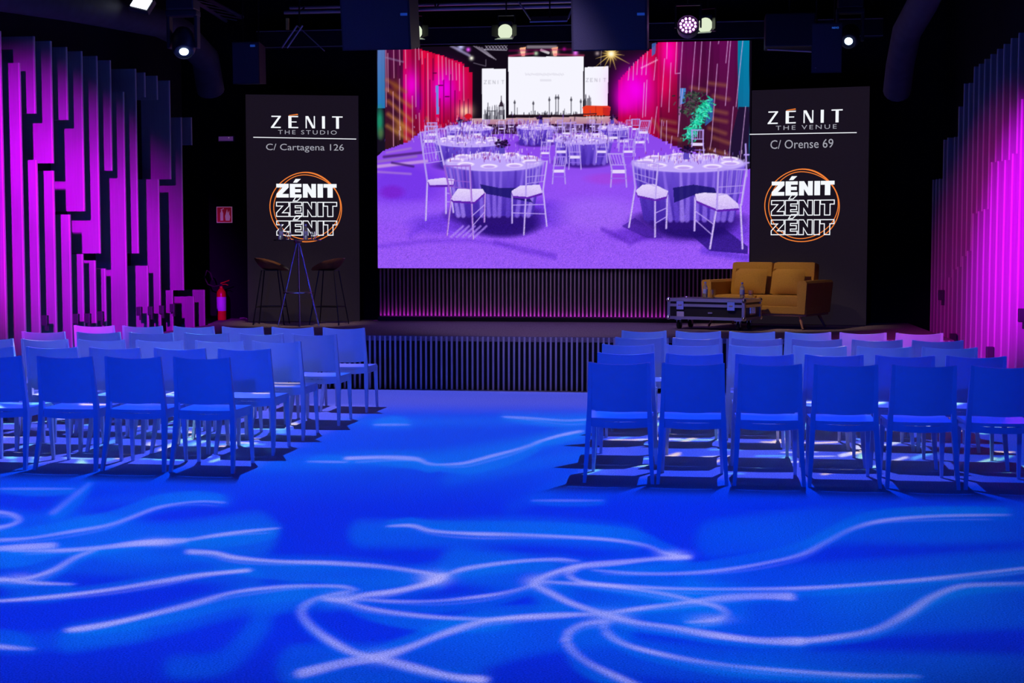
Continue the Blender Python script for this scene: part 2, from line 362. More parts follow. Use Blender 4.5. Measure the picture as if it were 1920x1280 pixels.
def paint_banquet():
    C = Canvas(700, 66, 1412, 510); R = random.Random(11)
    C.a[:] = (16, 8, 22)
    # carpet
    fl = [(700, 300), (719, 282), (786, 248), (886, 226), (1160, 226), (1270, 272), (1412, 318), (1412, 510), (700, 510)]
    C.poly(fl, (138, 70, 232), c2=(150, 88, 255))
    for (cx, cy, rx, ry, c, al) in [(760, 345, 70, 40, (112, 50, 232), .8), (735, 360, 22, 12, (122, 20, 190), .5), (780, 400, 90, 22, (146, 88, 250), .7),
            (830, 420, 60, 18, (104, 52, 222), .7), (930, 410, 75, 28, (60, 24, 150), .75), (1010, 400, 60, 24, (88, 40, 210), .6),
            (1120, 400, 75, 30, (158, 100, 250), .8), (1100, 345, 60, 20, (150, 80, 245), .6), (1190, 440, 45, 12, (98, 44, 205), .7),
            (1290, 425, 95, 26, (58, 24, 140), .75), (1360, 440, 45, 30, (92, 46, 205), .6), (1140, 335, 40, 10, (170, 60, 215), .5)]:
        C.ell(cx, cy, rx, ry, c, al, 0.35)
    for (a, b, w, c, al) in [((708, 312), (800, 302), 6, (205, 165, 225), .8), ((708, 303), (780, 293), 5, (150, 110, 190), .8), ((708, 322), (770, 326), 4, (180, 140, 210), .6),
            ((735, 305), (775, 312), 4, (60, 24, 110), .8), ((720, 294), (790, 286), 5, (70, 30, 110), .8), ((725, 286), (770, 278), 4, (170, 130, 200), .6)]:
        C.line([a, b], w, c, al, 1.5)
    # soft edges of the spot pools on the carpet
    C.line([(708, 462), (800, 452), (880, 450), (960, 460), (1040, 478)], 7, (108, 54, 215), .55, 4)
    C.line([(770, 440), (800, 418), (840, 412)], 12, (104, 52, 220), .5, 5)
    C.line([(930, 455), (980, 470), (1040, 482)], 8, (96, 44, 200), .5, 4)
    C.line([(1130, 430), (1165, 446), (1182, 456), (1215, 440)], 8, (92, 40, 190), .6, 3)
    C.line([(1320, 470), (1360, 476), (1404, 484)], 14, (84, 44, 200), .55, 4)
    # left wall
    LW = lambda x: 92 if x < 790 else np.interp(x, [790, 829, 869, 886], [93, 104, 119, 140])
    LB = lambda x: np.interp(x, [700, 719, 762, 786, 886], [290, 282, 267, 250, 224])
    x = 708.0
    while x < 886:
        w = R.uniform(4, 8.5); xe = min(886, x + w); xm = (x + xe) / 2; top = LW(xm); bot = LB(xm)
        if xm < 722: c1, c2 = (96, 128, 200), (0, 130, 196)
        elif xm < 755: c1, c2 = (88, 12, 66), (58, 22, 34)
        elif xm < 786: c1, c2 = (190, 6, 70), (160, 10, 60)
        else: c1, c2 = (226, 6, 62), (196, 8, 70)
        k = R.uniform(.75, 1.06)
        C.poly([(x, top), (xe, top), (xe, bot), (x, bot)], np.array(c1) * k, c2=np.array(c2) * k)
        if xm < 722: C.poly([(x, 203), (xe, 203), (xe, bot), (x, bot)], (22, 16, 34))
        x = xe
    for (cx, cy, rd, rx, c, al) in [(834, 165, 44, .75, (236, 0, 224), 1), (772, 160, 40, .45, (236, 0, 204), 1), (862, 150, 26, .6, (230, 0, 120), .7), (785, 190, 30, .3, (150, 0, 170), .8), (872, 208, 16, 1.1, (255, 196, 166), 1),
                                    (830, 235, 14, 2.2, (176, 0, 40), .5), (752, 240, 20, .8, (190, 118, 50), .7), (742, 165, 18, .5, (140, 70, 30), .6)]:
        C.glow(cx, cy, rd, c, al, rx)
    C.poly([(700, 66), (840, 66), (869, 116), (886, 136), (905, 140), (905, 66)], (16, 8, 20), 0)     # dark corner stays
    for a, b, cc in [((726, 168), (770, 200), (176, 104, 44)), ((728, 190), (772, 226), (182, 110, 48)), ((728, 214), (775, 250), (190, 124, 60)), ((726, 150), (760, 172), (150, 84, 40)),
                     ((726, 236), (766, 262), (176, 120, 60)), ((800, 222), (812, 245), (186, 110, 60))]:
        C.line([a, b], 7, cc, .6, 3)
    C.ell(712, 228, 6, 24, (30, 150, 110), .9, .6); C.ell(714, 250, 5, 10, (90, 120, 70), .7, .6)
    for xx, ya, yb in [(723.5, 92, 200), (727, 100, 172), (738, 92, 146), (749, 92, 122), (760, 92, 128), (779, 88, 200), (785, 90, 112), (791, 96, 120), (737, 172, 274), (749, 148, 262), (761, 140, 262),
                       (773, 180, 262), (786, 212, 244), (802, 100, 230), (822, 104, 160), (829, 106, 150), (836, 108, 140), (842, 112, 150), (848, 114, 150), (855, 118, 150), (861, 120, 170), (869, 124, 200)]:
        C.line([(xx, ya), (xx + .8, yb)], 1.3, (236, 170, 205), .8)
    for xx, ya, yb in [(812, 110, 150), (832, 150, 230), (845, 140, 232), (806, 150, 240), (853, 170, 226), (862, 188, 226), (870, 190, 226), (878, 186, 226), (797, 110, 240), (788, 110, 205), (825, 185, 236)]:
        C.line([(xx, ya), (xx, yb)], 1.8, (92, 0, 60), .75)
    C.line([(812, 137), (818, 137)], 2, (90, 0, 60)); C.line([(822, 160), (830, 160)], 2, (90, 0, 60)); C.line([(835, 181), (842, 181)], 2, (90, 0, 60))
    C.poly([(817, 160), (822, 160), (823, 214), (818, 214)], (100, 150, 230), .9); C.ell(878, 218, 7, 5, (210, 20, 40))
    C.line([(724, 108), (756, 116)], 3, (150, 130, 170), .6, 1.5)
    # ceiling machinery
    C.line([(846, 86), (880, 104)], 5, (150, 140, 180), .8, 1.5); C.glow(864, 87, 8, (200, 200, 255), 1); C.glow(878, 93, 5, (240, 90, 250), 1); C.glow(884, 109, 5, (255, 255, 235), 1)
    for k in range(4): C.line([(888 + 5 * k, 86 + k), (918 + 4 * k, 106 + 2 * k)], 1.5, (170, 160, 180), .8)
    for k in range(7): C.line([(910 + 6 * k, 85), (915 + 6 * k, 92)], 1.4, (190, 185, 200), .8); C.line([(915 + 6 * k, 85), (910 + 6 * k, 92)], 1.2, (170, 160, 185), .7)
    C.line([(908, 93), (950, 94)], 1.6, (200, 195, 215), .8); C.line([(888, 118), (911, 124), (911, 112)], 1.4, (120, 110, 130), .8)
    C.line([(990, 88), (1042, 88)], 6, (150, 140, 150), .8, 1.5); C.line([(1015, 94), (1028, 99)], 5, (215, 210, 215), .9)
    for xx in (980, 1040): C.poly([(xx - 6, 90), (xx + 6, 88), (xx + 4, 105), (xx - 2, 105)], (255, 178, 130)); C.glow(xx, 98, 8, (255, 214, 190), .8)
    C.glow(1005, 100, 5, (200, 230, 190), .9); C.line([(955, 95), (1094, 92)], 3, (150, 0, 90), .5, 2); C.line([(955, 105), (1000, 100)], 3, (230, 60, 120), .7, 2); C.line([(1040, 102), (1094, 104)], 3, (230, 70, 120), .7, 2)
    C.glow(1079, 99, 6, (240, 120, 250), 1); C.glow(1058, 92, 4, (190, 20, 150), .8); C.line([(1128, 90), (1126, 122)], 1.5, (150, 130, 140), .7); C.glow(1120, 100, 5, (190, 170, 170), .8)
    # small stage
    C.poly([(884, 222), (1150, 218), (1162, 232), (886, 233)], (205, 168, 172), c2=(176, 120, 150)); C.poly([(890, 233), (1160, 232), (1172, 248), (880, 252)], (42, 10, 46))
    W = (246, 245, 255)
    C.poly([(903.5, 128.5), (948.5, 129), (948.5, 224), (904, 224)], W); C.poly([(953, 106.5), (1094, 106), (1093, 216), (954, 216)], W); C.poly([(1096.5, 126), (1141, 124), (1139, 206), (1096, 206)], W)
    def spaced(txt_x, y, col):
        for k, g in enumerate(['Z', 'E', 'N', 'I', 'T']):
            a = txt_x + 8.2 * k
            st = {'Z': [(0, 0, 4, 0), (4, 0, 0, 6), (0, 6, 4, 6)], 'E': [(0, 0, 0, 6), (0, 0, 4, 0), (0, 3, 3, 3), (0, 6, 4, 6)], 'N': [(0, 6, 0, 0), (0, 0, 4, 6), (4, 6, 4, 0)], 'I': [(1, 0, 1, 6)], 'T': [(0, 0, 4, 0), (2, 0, 2, 6)]}[g]
            for q in st: C.line([(a + q[0], y + q[1]), (a + q[2], y + q[3])], 1.0, col, .8)
    spaced(908, 151, (170, 170, 180)); spaced(1099, 147, (176, 174, 186))
    for k in range(28):                                   # faint title on the small screen
        C.line([(985 + k * 2.6, 138 + R.uniform(-1, 1)), (986.5 + k * 2.6, 141 + R.uniform(-1, 1))], 1, (205, 202, 216), .8)
    for k in range(9): C.line([(1013 + k * 2.4, 149), (1014 + k * 2.4, 152)], 1, (200, 198, 212), .8)
    for k in range(48):                                   # sketched skyline
        xx = R.uniform(955, 1092); hh = R.choice([2, 3, 5, 7, 12]) * R.uniform(.5, 1.2); C.line([(xx, 216), (xx, 216 - hh)], R.uniform(.6, 1.8), (28, 26, 40), .85)
    for xx, hh in [(965, 28), (1000, 26), (1030, 34), (1042, 38), (1047, 38), (1071, 34), (1089, 30)]: C.line([(xx, 216), (xx, 216 - hh)], 1.4, (36, 34, 48), .85); C.ell(xx, 216 - hh * .85, 2.2, 3, (60, 58, 70), .7)
    C.line([(1042, 182), (1047, 182)], 1.2, (36, 34, 48)); C.line([(953, 216.5), (1094, 216.5)], 3, (34, 18, 30))
    for k in range(46):
        xx = R.uniform(906, 947); C.line([(xx, 223), (xx, 223 - R.uniform(3, 30))], R.uniform(.5, 1.5), (40, 38, 52), .8)
    C.poly([(935, 200), (940, 186), (945, 200)], (50, 36, 52)); C.line([(940, 188), (940, 180)], 1.2, (50, 40, 52)); C.line([(914, 208), (928, 208)], 1.3, (40, 38, 52)); C.ell(939, 211, 5, 5, (80, 74, 90), .6)
    for k in range(14): xx = R.uniform(1097, 1108); C.line([(xx, 204), (xx, R.uniform(176, 192))], 1.2, (40, 36, 50), .7)
    # little red sofa and table on it
    C.poly([(1092, 201), (1098, 198), (1140, 198), (1145, 201), (1143, 216), (1094, 217)], (230, 62, 30)); C.line([(1117, 199), (1117, 211)], 1, (170, 30, 20)); C.poly([(1130, 201), (1145, 202), (1143, 217), (1131, 216)], (196, 40, 26))
    C.line([(1075, 215), (1118, 213)], 2, (50, 26, 40)); C.line([(1078, 215), (1077, 226)], 1.2, (40, 20, 30)); C.line([(1117, 214), (1118, 226)], 1.2, (40, 20, 30))
    for k in range(6): C.line([(1100 + 6 * k, 217), (1100 + 6 * k, 222)], 1.2, (250, 220, 220), .8)
    # right wall
    x = 1159.0
    while x < 1404.5:
        w = R.uniform(3, 5) if x < 1240 else R.uniform(6, 12); xe = min(1405, x + w); xm = (x + xe) / 2
        top = np.interp(xm, [1159, 1180, 1200, 1225, 1240], [152, 128, 108, 88, 74]); bot = np.interp(xm, [1159, 1215, 1270, 1404], [226, 250, 276, 312])
        k = R.uniform(.8, 1.08)
        if xm < 1237: c1, c2 = (206, 4, 60), (170, 6, 66)
        elif xm < 1266: c1, c2 = (216, 6, 70), (86, 8, 46)
        elif xm < 1384: c1, c2 = (92, 8, 76), (66, 20, 44)
        else: c1, c2 = (0, 150, 198), (30, 120, 180)
        C.poly([(x, top), (xe, top), (xe, bot), (x, bot)], np.array(c1) * k, c2=np.array(c2) * k); x = xe
    for (cx, cy, rd, rx, c, al) in [(1190, 168, 52, .8, (246, 0, 236), 1), (1170, 186, 36, .6, (244, 0, 214), .9), (1206, 132, 26, .6, (240, 0, 180), .8), (1255, 100, 50, .42, (252, 0, 168), 1), (1245, 160, 34, .4, (232, 0, 90), .8),
                                    (1180, 225, 16, 2, (190, 0, 40), .6), (1296, 130, 30, 1, (120, 6, 80), .5)]:
        C.glow(cx, cy, rd, c, al, rx)
    C.poly([(1385, 200), (1404.5, 200), (1404.5, 318), (1360, 305)], (32, 18, 52))
    for a, b in [((1240, 225), (1266, 230)), ((1242, 240), (1268, 246)), ((1244, 254), (1276, 262)), ((1296, 164), (1326, 170)), ((1330, 156), (1360, 160)), ((1338, 180), (1366, 186)), ((1334, 206), (1362, 212)), ((1332, 222), (1362, 228)), ((1330, 240), (1360, 250)), ((1338, 258), (1366, 268)), ((1225, 226), (1240, 250)), ((1330, 280), (1365, 290))]:
        C.line([a, b], 7, (150, 92, 62), .55, 3)
    C.poly([(1275, 165), (1286, 165), (1285, 193), (1275, 196)], (70, 128, 205)); C.poly([(1326, 186), (1338, 186), (1336, 225), (1322, 236)], (44, 104, 178), .8)
    C.poly([(1222, 82), (1230, 80), (1229, 100), (1222, 106)], (60, 110, 190), .8)
    for p in [[(1269, 76), (1266, 138), (1276, 137), (1280, 76)], [(1276, 138), (1272, 250)], [(1304, 76), (1296, 178)], [(1316, 76), (1310, 168)], [(1332, 78), (1325, 178)], [(1345, 120), (1334, 262), (1331, 280)], [(1365, 76), (1361, 118)],
              [(1370, 76), (1360, 198)], [(1393, 74), (1380, 200)], [(1375, 200), (1367, 300)], [(1398, 200), (1388, 300)], [(1241, 225), (1239, 260)], [(1250, 226), (1249, 270)], [(1258, 118), (1254, 210)], [(1230, 108), (1226, 150)], [(1213, 150), (1210, 218)], [(1208, 155), (1205, 220)], [(1246, 110), (1240, 200)],
              [(1232, 200), (1226, 250)], [(1222, 220), (1218, 250)], [(1280, 166), (1271, 256)], [(1251, 78), (1250, 110)], [(1348, 76), (1347, 82)], [(1196, 112), (1194, 140)], [(1188, 118), (1187, 150)], [(1206, 104), (1203, 140)], [(1214, 97), (1211, 140)], [(1260, 255), (1257, 278)], [(1180, 126), (1178, 150)]]:
        C.line(p, 1.3, (226, 176, 236), .8)
    for k in range(10): C.glow(1203 + 3.2 * k, 127 - 1.6 * k, 2, (255, 210, 240), .7)
    # plant
    for k in range(220):
        cx = R.gauss(1300, 11); cy = R.uniform(172, 215); C.line([(cx, cy), (cx + R.uniform(-5, 5), cy + R.uniform(-3, 5))], R.uniform(1, 2.6), R.choice([(52, 66, 54), (86, 80, 86), (30, 44, 44), (70, 96, 72)]), .85)
    for k in range(420):
        t = R.random(); cx = 1326 - 34 * t + R.gauss(0, 6.5 - 1.5 * t); cy = 190 + 70 * t + R.gauss(0, 5)
        C.line([(cx, cy), (cx + R.uniform(-5, 5), cy + R.uniform(-3, 5))], R.uniform(1, 2.8), R.choice([(36, 226, 168), (20, 180, 140), (90, 250, 205), (16, 120, 100), (40, 200, 180)]), .9)
    # starburst lamp
    for k in range(16):
        a = 2 * math.pi * k / 16 + .1; L = R.uniform(14, 40); C.line([(1146, 101), (1146 + L * math.cos(a), 101 + L * math.sin(a))], [2.4, .3], (255, 214, 110), .8)
    C.glow(1146, 101, 13, (255, 206, 90), .9); C.glow(1146, 101, 7, (255, 255, 236), 1)
    # tables
    def table(cx, cy, rx, ry, drop, n=11):
        bot = cy + drop; cols = [(98, 66, 205), (166, 134, 246), (70, 40, 170), (142, 108, 236)]
        C.ell(cx, bot, rx * .95, ry * 1.2, (44, 18, 120), .8, .2)
        C.poly([(cx - rx, cy), (cx + rx, cy), (cx + rx * .8, bot + 3), (cx - rx * .8, bot + 3)], (116, 84, 220), c2=(64, 36, 166))
        for k in range(n):
            t = -1 + 2 * (k + .5) / n; s_ = R.uniform(-4, 4); C.line([(cx + rx * t * .97, cy + ry * .8), (cx + rx * t * .8 + s_, bot + 2)], [rx / n * .5, rx / n * 1.2], R.choice(cols), .75, 1.5)
        C.ell(cx, cy, rx, ry, (206, 186, 252), 1, .05); C.ell(cx, cy + ry * .25, rx * .93, ry * .72, (186, 158, 250), .7, .2)
    def plates(cx, cy, rx, ry, n):
        for k in range(n):
            a = 2 * math.pi * k / n + .3; C.ell(cx + rx * .78 * math.cos(a), cy + ry * .72 * math.sin(a), rx * .17, ry * .2 + 1, (246, 232, 255), .95, .15); C.ell(cx + rx * .78 * math.cos(a), cy + ry * .72 * math.sin(a) + 1.2, rx * .12, ry * .12 + .6, (178, 142, 240), .8, .2)
        for k in range(int(rx * 2.2)):
            xx = cx + R.gauss(0, rx * .42); yy = cy + R.gauss(-ry * .35, ry * .35); C.line([(xx, yy), (xx, yy - R.uniform(2, 7))], R.uniform(.6, 1.6), R.choice([(255, 240, 255), (160, 120, 240), (232, 205, 255), (110, 66, 200), (120, 20, 120)]), .75)
    def vase(cx, cy, s):
        C.poly([(cx - 4 * s, cy), (cx + 4 * s, cy), (cx + 5 * s, cy + 14 * s), (cx - 5 * s, cy + 14 * s)], (92, 70, 190))
        for k in range(40): C.ell(cx + R.gauss(0, 4.5 * s), cy - 2 * s + R.gauss(0, 2.6 * s), 2 * s, 1.6 * s, R.choice([(30, 12, 54), (66, 24, 96), (18, 8, 40)]), .9, .3)
    LAV, SHD, CUSH = (180, 154, 240), (96, 60, 200), (228, 212, 252)
    def chair(tl, tr, bl, br, feet, cush, dark=False, sw=2.2):
        c = (150, 92, 210) if dark else LAV; d = SHD
        for f in feet: C.line(f, sw, c if f[0][0] % 2 < 1.4 else d)
        for f in feet: C.line([(f[0][0] + .9, f[0][1]), (f[1][0] + .9, f[1][1])], sw * .35, (246, 236, 255), .7)
        if len(feet) > 2:
            for q in (.4, .66):
                a, b = feet[1], feet[2]; C.line([(a[0][0] + (a[1][0] - a[0][0]) * q, a[0][1] + (a[1][1] - a[0][1]) * q), (b[0][0] + (b[1][0] - b[0][0]) * q, b[0][1] + (b[1][1] - b[0][1]) * q)], 1.6, (188, 160, 248))
        C.poly([(p[0], p[1] + 4) for p in cush], (96, 34, 176)); C.poly(cush, CUSH, c2=(206, 182, 250))
        for k in range(1, 6):
            t = k / 6; a = (tl[0] + (tr[0] - tl[0]) * t, tl[1] + (tr[1] - tl[1]) * t); q = (bl[0] + (br[0] - bl[0]) * t, bl[1] + (br[1] - bl[1]) * t)
            C.line([a, (a[0] + (q[0] - a[0]) * .62, a[1] + (q[1] - a[1]) * .62)], 1.1, c, .95)
        C.line([tl, tr], 2.2, c); 
        for q in (.45, .65): C.line([(tl[0] + (bl[0] - tl[0]) * q, tl[1] + (bl[1] - tl[1]) * q), (tr[0] + (br[0] - tr[0]) * q, tr[1] + (br[1] - tr[1]) * q)], 1.4, c)
        C.line([tl, bl], sw * 1.1, c); C.line([tr, br], sw * 1.1, c); C.line([(tr[0] - .8, tr[1]), (br[0] - .8, br[1])], .8, (246, 238, 255), .7)
    def small_chair(x, y, s, sk=0.0):                      # far chairs: back with rails, cushion, legs
        w, h = 11 * s, 22 * s
        C.poly([(x - w, y), (x + w, y), (x + w * .9, y + 5 * s), (x - w * .9, y + 5 * s)], CUSH)
        for q in (-1, 1): C.line([(x + q * w * .9 + sk, y - h), (x + q * w * .85, y), (x + q * w, y + 24 * s)], 2 * s, LAV)
        for k in range(-2, 3): C.line([(x + k * w * .36 + sk, y - h), (x + k * w * .34, y - h * .3)], 1 * s, (186, 156, 248))
        C.line([(x - w * .9 + sk, y - h), (x + w * .9 + sk, y - h)], 2 * s, LAV); C.line([(x - w * .9, y - h * .3), (x + w * .9, y - h * .3)], 1.4 * s, LAV)
        C.line([(x - w, y + 12 * s), (x + w, y + 12 * s)], 1.2 * s, (150, 110, 240))
    for a in [(940, 240, .55), (910, 236, .5), (958, 236, .5), (1050, 236, .5), (1025, 234, .45), (976, 234, .45), (1075, 240, .5), (1110, 236, .5), (1192, 240, .75), (1180, 236, .5), (905, 245, .5)]: small_chair(*a)
    table(880, 240, 46, 6, 16, 7); plates(880, 238, 44, 6, 6); vase(862, 228, .7)
    table(1004, 238, 36, 6, 30, 7); plates(1004, 236, 34, 6, 6); vase(1014, 222, .7)
    table(1150, 240, 30, 5, 16, 6); plates(1150, 238, 30, 5, 6); vase(1148, 222, .7)
    for a in [(806, 262, 1.15, 3), (830, 268, 1.2, -2), (1034, 262, .9, 2), (1052, 258, .9, -3), (1200, 264, .95, 3), (1170, 262, .9), (1022, 285, .85, 2)]: small_chair(*a)
    table(880, 266, 66, 10, 44, 9); plates(880, 262, 60, 9, 8)
    table(1094, 262, 56, 9, 42, 9); plates(1094, 258, 52, 8, 8); vase(1100, 240, .6)
    for a in [(1078, 292, 1.05, -2), (1048, 318, 1.1, 3), (1160, 318, 1.35, -6), (1128, 282, .95, -3), (1178, 282, .95, 2), (1052, 282, 1.0, 3), (1308, 268, 1.1)]: small_chair(*a)
    for k in range(900):                                  # glasses, chair backs and cutlery crowding the far tables
        xx = R.choice([R.gauss(865, 42), R.gauss(1095, 55), R.gauss(1000, 60)]); yy = R.gauss(254, 13)
        C.line([(xx, yy), (xx + R.uniform(-1, 1), yy - R.uniform(2, 9))], R.uniform(.6, 1.5), R.choice([(250, 236, 255), (216, 190, 252), (150, 110, 236), (84, 40, 170), (60, 20, 120), (236, 215, 255)]), R.uniform(.4, .85))
    for a in [(812, 250, .9, -2), (846, 254, .8), (895, 250, .75, 2), (1062, 248, .8), (1085, 252, .85), (1118, 250, .8), (1150, 256, .9, -2), (1206, 246, .9, 4)]: small_chair(*a)
    # front left table
    C.ell(945, 420, 68, 24, (34, 12, 110), .85, .2); table(926, 304, 92, 17, 98, 13); plates(926, 300, 92, 16, 9); vase(941, 272, 1.15)
    C.poly([(900, 345), (935, 352), (975, 352), (1000, 380), (960, 372), (905, 362)], (26, 20, 104), .85)
    chair((788, 248), (818, 244), (801, 338), (838, 332), [((801, 340), (798, 413)), ((836, 336), (836, 400)), ((842, 340), (850, 398))], [(801, 337), (832, 333), (852, 336), (850, 346), (806, 347)], sw=3)
    chair((833, 311), (881, 311), (846, 370), (884, 378), [((846, 368), (838, 441)), ((884, 376), (887, 448)), ((909, 362), (908, 416))], [(845, 372), (858, 354), (905, 354), (909, 361), (890, 378), (850, 376)], True, 3)
    chair((987, 304), (1026, 302), (986, 366), (1018, 360), [((986, 360), (982, 440)), ((1018, 356), (1025, 424)), ((960, 362), (960, 418))], [(959, 358), (975, 348), (1012, 346), (1017, 361), (990, 369), (962, 367)], sw=2.6)
    C.poly([(1284, 430), (1345, 418), (1402, 462), (1402, 476), (1330, 470)], (46, 22, 130), .85); C.poly([(1166, 424), (1190, 408), (1244, 446), (1212, 446)], (70, 32, 160), .8)
    for k in range(5): C.line([(846 + 11 * k, 444), (868 + 11 * k, 424)], 4, (176, 138, 250), .7, 1)
    # front right table
    C.ell(1300, 424, 72, 24, (32, 12, 104), .85, .2); table(1292, 306, 106, 17, 104, 13); plates(1292, 302, 104, 16, 9); vase(1287, 282, 1.2)
    C.poly([(1262, 352), (1300, 346), (1340, 352), (1346, 372), (1300, 366), (1264, 380)], (24, 18, 100), .85)
    chair((1186, 302), (1234, 308), (1191, 352), (1228, 372), [((1191, 350), (1179, 426)), ((1228, 370), (1228, 444)), ((1251, 364), (1249, 428))], [(1192, 357), (1205, 346), (1226, 345), (1253, 358), (1250, 368), (1230, 373), (1196, 366)], sw=3)
    chair((1347, 317), (1400, 318), (1344, 392), (1390, 384), [((1388, 384), (1392, 466)), ((1343, 390), (1331, 466)), ((1303, 370), (1302, 432))], [(1303, 364), (1320, 361), (1362, 363), (1384, 382), (1386, 390), (1346, 393), (1306, 376)], sw=3.4)
    C.line([(1398, 270), (1400, 330)], 3, LAV); C.line([(1396, 290), (1404, 290)], 3, LAV); C.line([(1396, 305), (1404, 305)], 3, LAV)
    # grain of the carpet and the LED pixels
    g = C.rng.normal(0, 1, (C.h // 2, C.w // 2)); g = np.kron(g, np.ones((2, 2)))[:C.h, :C.w]
    yy = (np.arange(C.h) / C.ss + C.y0)[:, None]
    C.a = np.clip(C.a * (1 + g[..., None] * (0.09 * smooth01(300, 470, yy))[..., None]), 0, 255)
    return C

def colour_grid(name, origin, ux, uz, nx, nz, colour_fn, m, parent=None):
    """flat grid with one colour per vertex; colour_fn(points Nx3) -> linear rgb"""
    u, v = np.meshgrid(np.linspace(0, 1, nx), np.linspace(0, 1, nz)); u = u.ravel(); v = v.ravel()
    P = np.array(origin)[None] + u[:, None] * np.array(ux)[None] + v[:, None] * np.array(uz)[None]
    me = bpy.data.meshes.new(name); nv = nx * nz; nf = (nx - 1) * (nz - 1)
    me.vertices.add(nv); me.vertices.foreach_set('co', P.astype(np.float32).ravel())
    i = np.arange(nx - 1)[None] + nx * np.arange(nz - 1)[:, None]; i = i.ravel()
    q = np.stack([i, i + 1, i + nx + 1, i + nx], 1).astype(np.int32)
    me.loops.add(nf * 4); me.loops.foreach_set('vertex_index', q.ravel())
    me.polygons.add(nf); me.polygons.foreach_set('loop_start', (np.arange(nf) * 4).astype(np.int32))
    me.update(calc_edges=True)
    ca = me.color_attributes.new('picture', 'FLOAT_COLOR', 'POINT')
    c = np.ones((nv, 4), np.float32); c[:, :3] = colour_fn(P); ca.data.foreach_set('color', c.ravel())
    me.materials.append(m); return obj(name, me, parent)
def attr_mat(name, kind, strength=1.0):
    m = bpy.data.materials.new(name); m.use_nodes = True; nt = m.node_tree; nt.nodes.clear()
    a = nt.nodes.new('ShaderNodeAttribute'); a.attribute_name = 'picture'
    o = nt.nodes.new('ShaderNodeOutputMaterial')
    if kind == 'emit':
        e = nt.nodes.new('ShaderNodeEmission'); e.inputs[1].default_value = strength; nt.links.new(a.outputs['Color'], e.inputs[0])
    else:
        e = nt.nodes.new('ShaderNodeBsdfTransparent'); nt.links.new(a.outputs['Color'], e.inputs[0])
    nt.links.new(e.outputs[0], o.inputs[0]); return m
led_wall = thing('led_wall', ((SX0 + SX1) / 2, YS, SZ0), 'large LED video wall showing a purple banquet hall', 'led screen')
o = MB().box(((SX0 + SX1) / 2, YS + 0.085, (SZ0 + SZ1) / 2), (SX1 - SX0 + .01, 0.15, SZ1 - SZ0 + .01)).build('cabinet', dark_plastic); world_child(o, led_wall)
CV = paint_banquet()
scr = attr_mat('led_picture', 'emit', 1.0)
try: scr.cycles.emission_sampling = 'NONE'
except Exception: pass
def scr_col(P): x, y = project_np(P); return lin(CV.sample(x, y))
o = colour_grid('screen_picture', (SX0, YS, SZ0), (SX1 - SX0, 0, 0), (0, 0, SZ1 - SZ0), 640, 388, scr_col, scr); world_child(o, led_wall)
o['label'] = 'picture of round tables with white chairs in violet light'

# ------------------------------------------------------------------ the two side LED panels
GL = {'Z': [(0, 0), (1, 0), (1, .27), (.48, .74), (1, .74), (1, 1), (0, 1), (0, .74), (.5, .27), (0, .27)],
      'E': [(0, 0), (1, 0), (1, .24), (.44, .24), (.44, .38), (.93, .38), (.93, .62), (.44, .62), (.44, .76), (1, .76), (1, 1), (0, 1)],
      'N': [(0, 0), (.36, 0), (.65, .45), (.65, 0), (1, 0), (1, 1), (.66, 1), (.36, .55), (.36, 1), (0, 1)],
      'I': [(0, 0), (1, 0), (1, 1), (0, 1)], 'T': [(0, 0), (1, 0), (1, .27), (.7, .27), (.7, 1), (.3, 1), (.3, .27), (0, .27)],
      'A': [(.28, -.09), (.5, -.36), (.95, -.36), (.62, -.09)]}
ROW = [('Z', 205, 268), ('E', 274, 334), ('N', 341, 408), ('I', 416, 444), ('T', 447, 514)]
def text_polys(txt, spacing=1.0):
    cu = bpy.data.curves.new('text', 'FONT'); cu.body = txt; cu.size = 1; cu.space_character = spacing; cu.resolution_u = 3
    ob = bpy.data.objects.new('text', cu); COL.objects.link(ob)
    dg = bpy.context.evaluated_depsgraph_get(); dg.update()
    me = bpy.data.meshes.new_from_object(ob.evaluated_get(dg))
    bpy.data.objects.remove(ob)
    v = np.array([x.co[:2] for x in me.vertices]); f = [tuple(p.vertices) for p in me.polygons]
    bpy.data.meshes.remove(me)
    v = (v - v.min(0)) / (v.max(0) - v.min(0)); return v, f
def islands(n, faces):                                    # faces of each connected letter
    par = list(range(n))
    def find(a):
        while par[a] != a: par[a] = par[par[a]]; a = par[a]
        return a
    for f in faces:
        for q in f[1:]: par[find(q)] = find(f[0])
    out = {}
    for f in faces: out.setdefault(find(f[0]), []).append(f)
    return list(out.values())
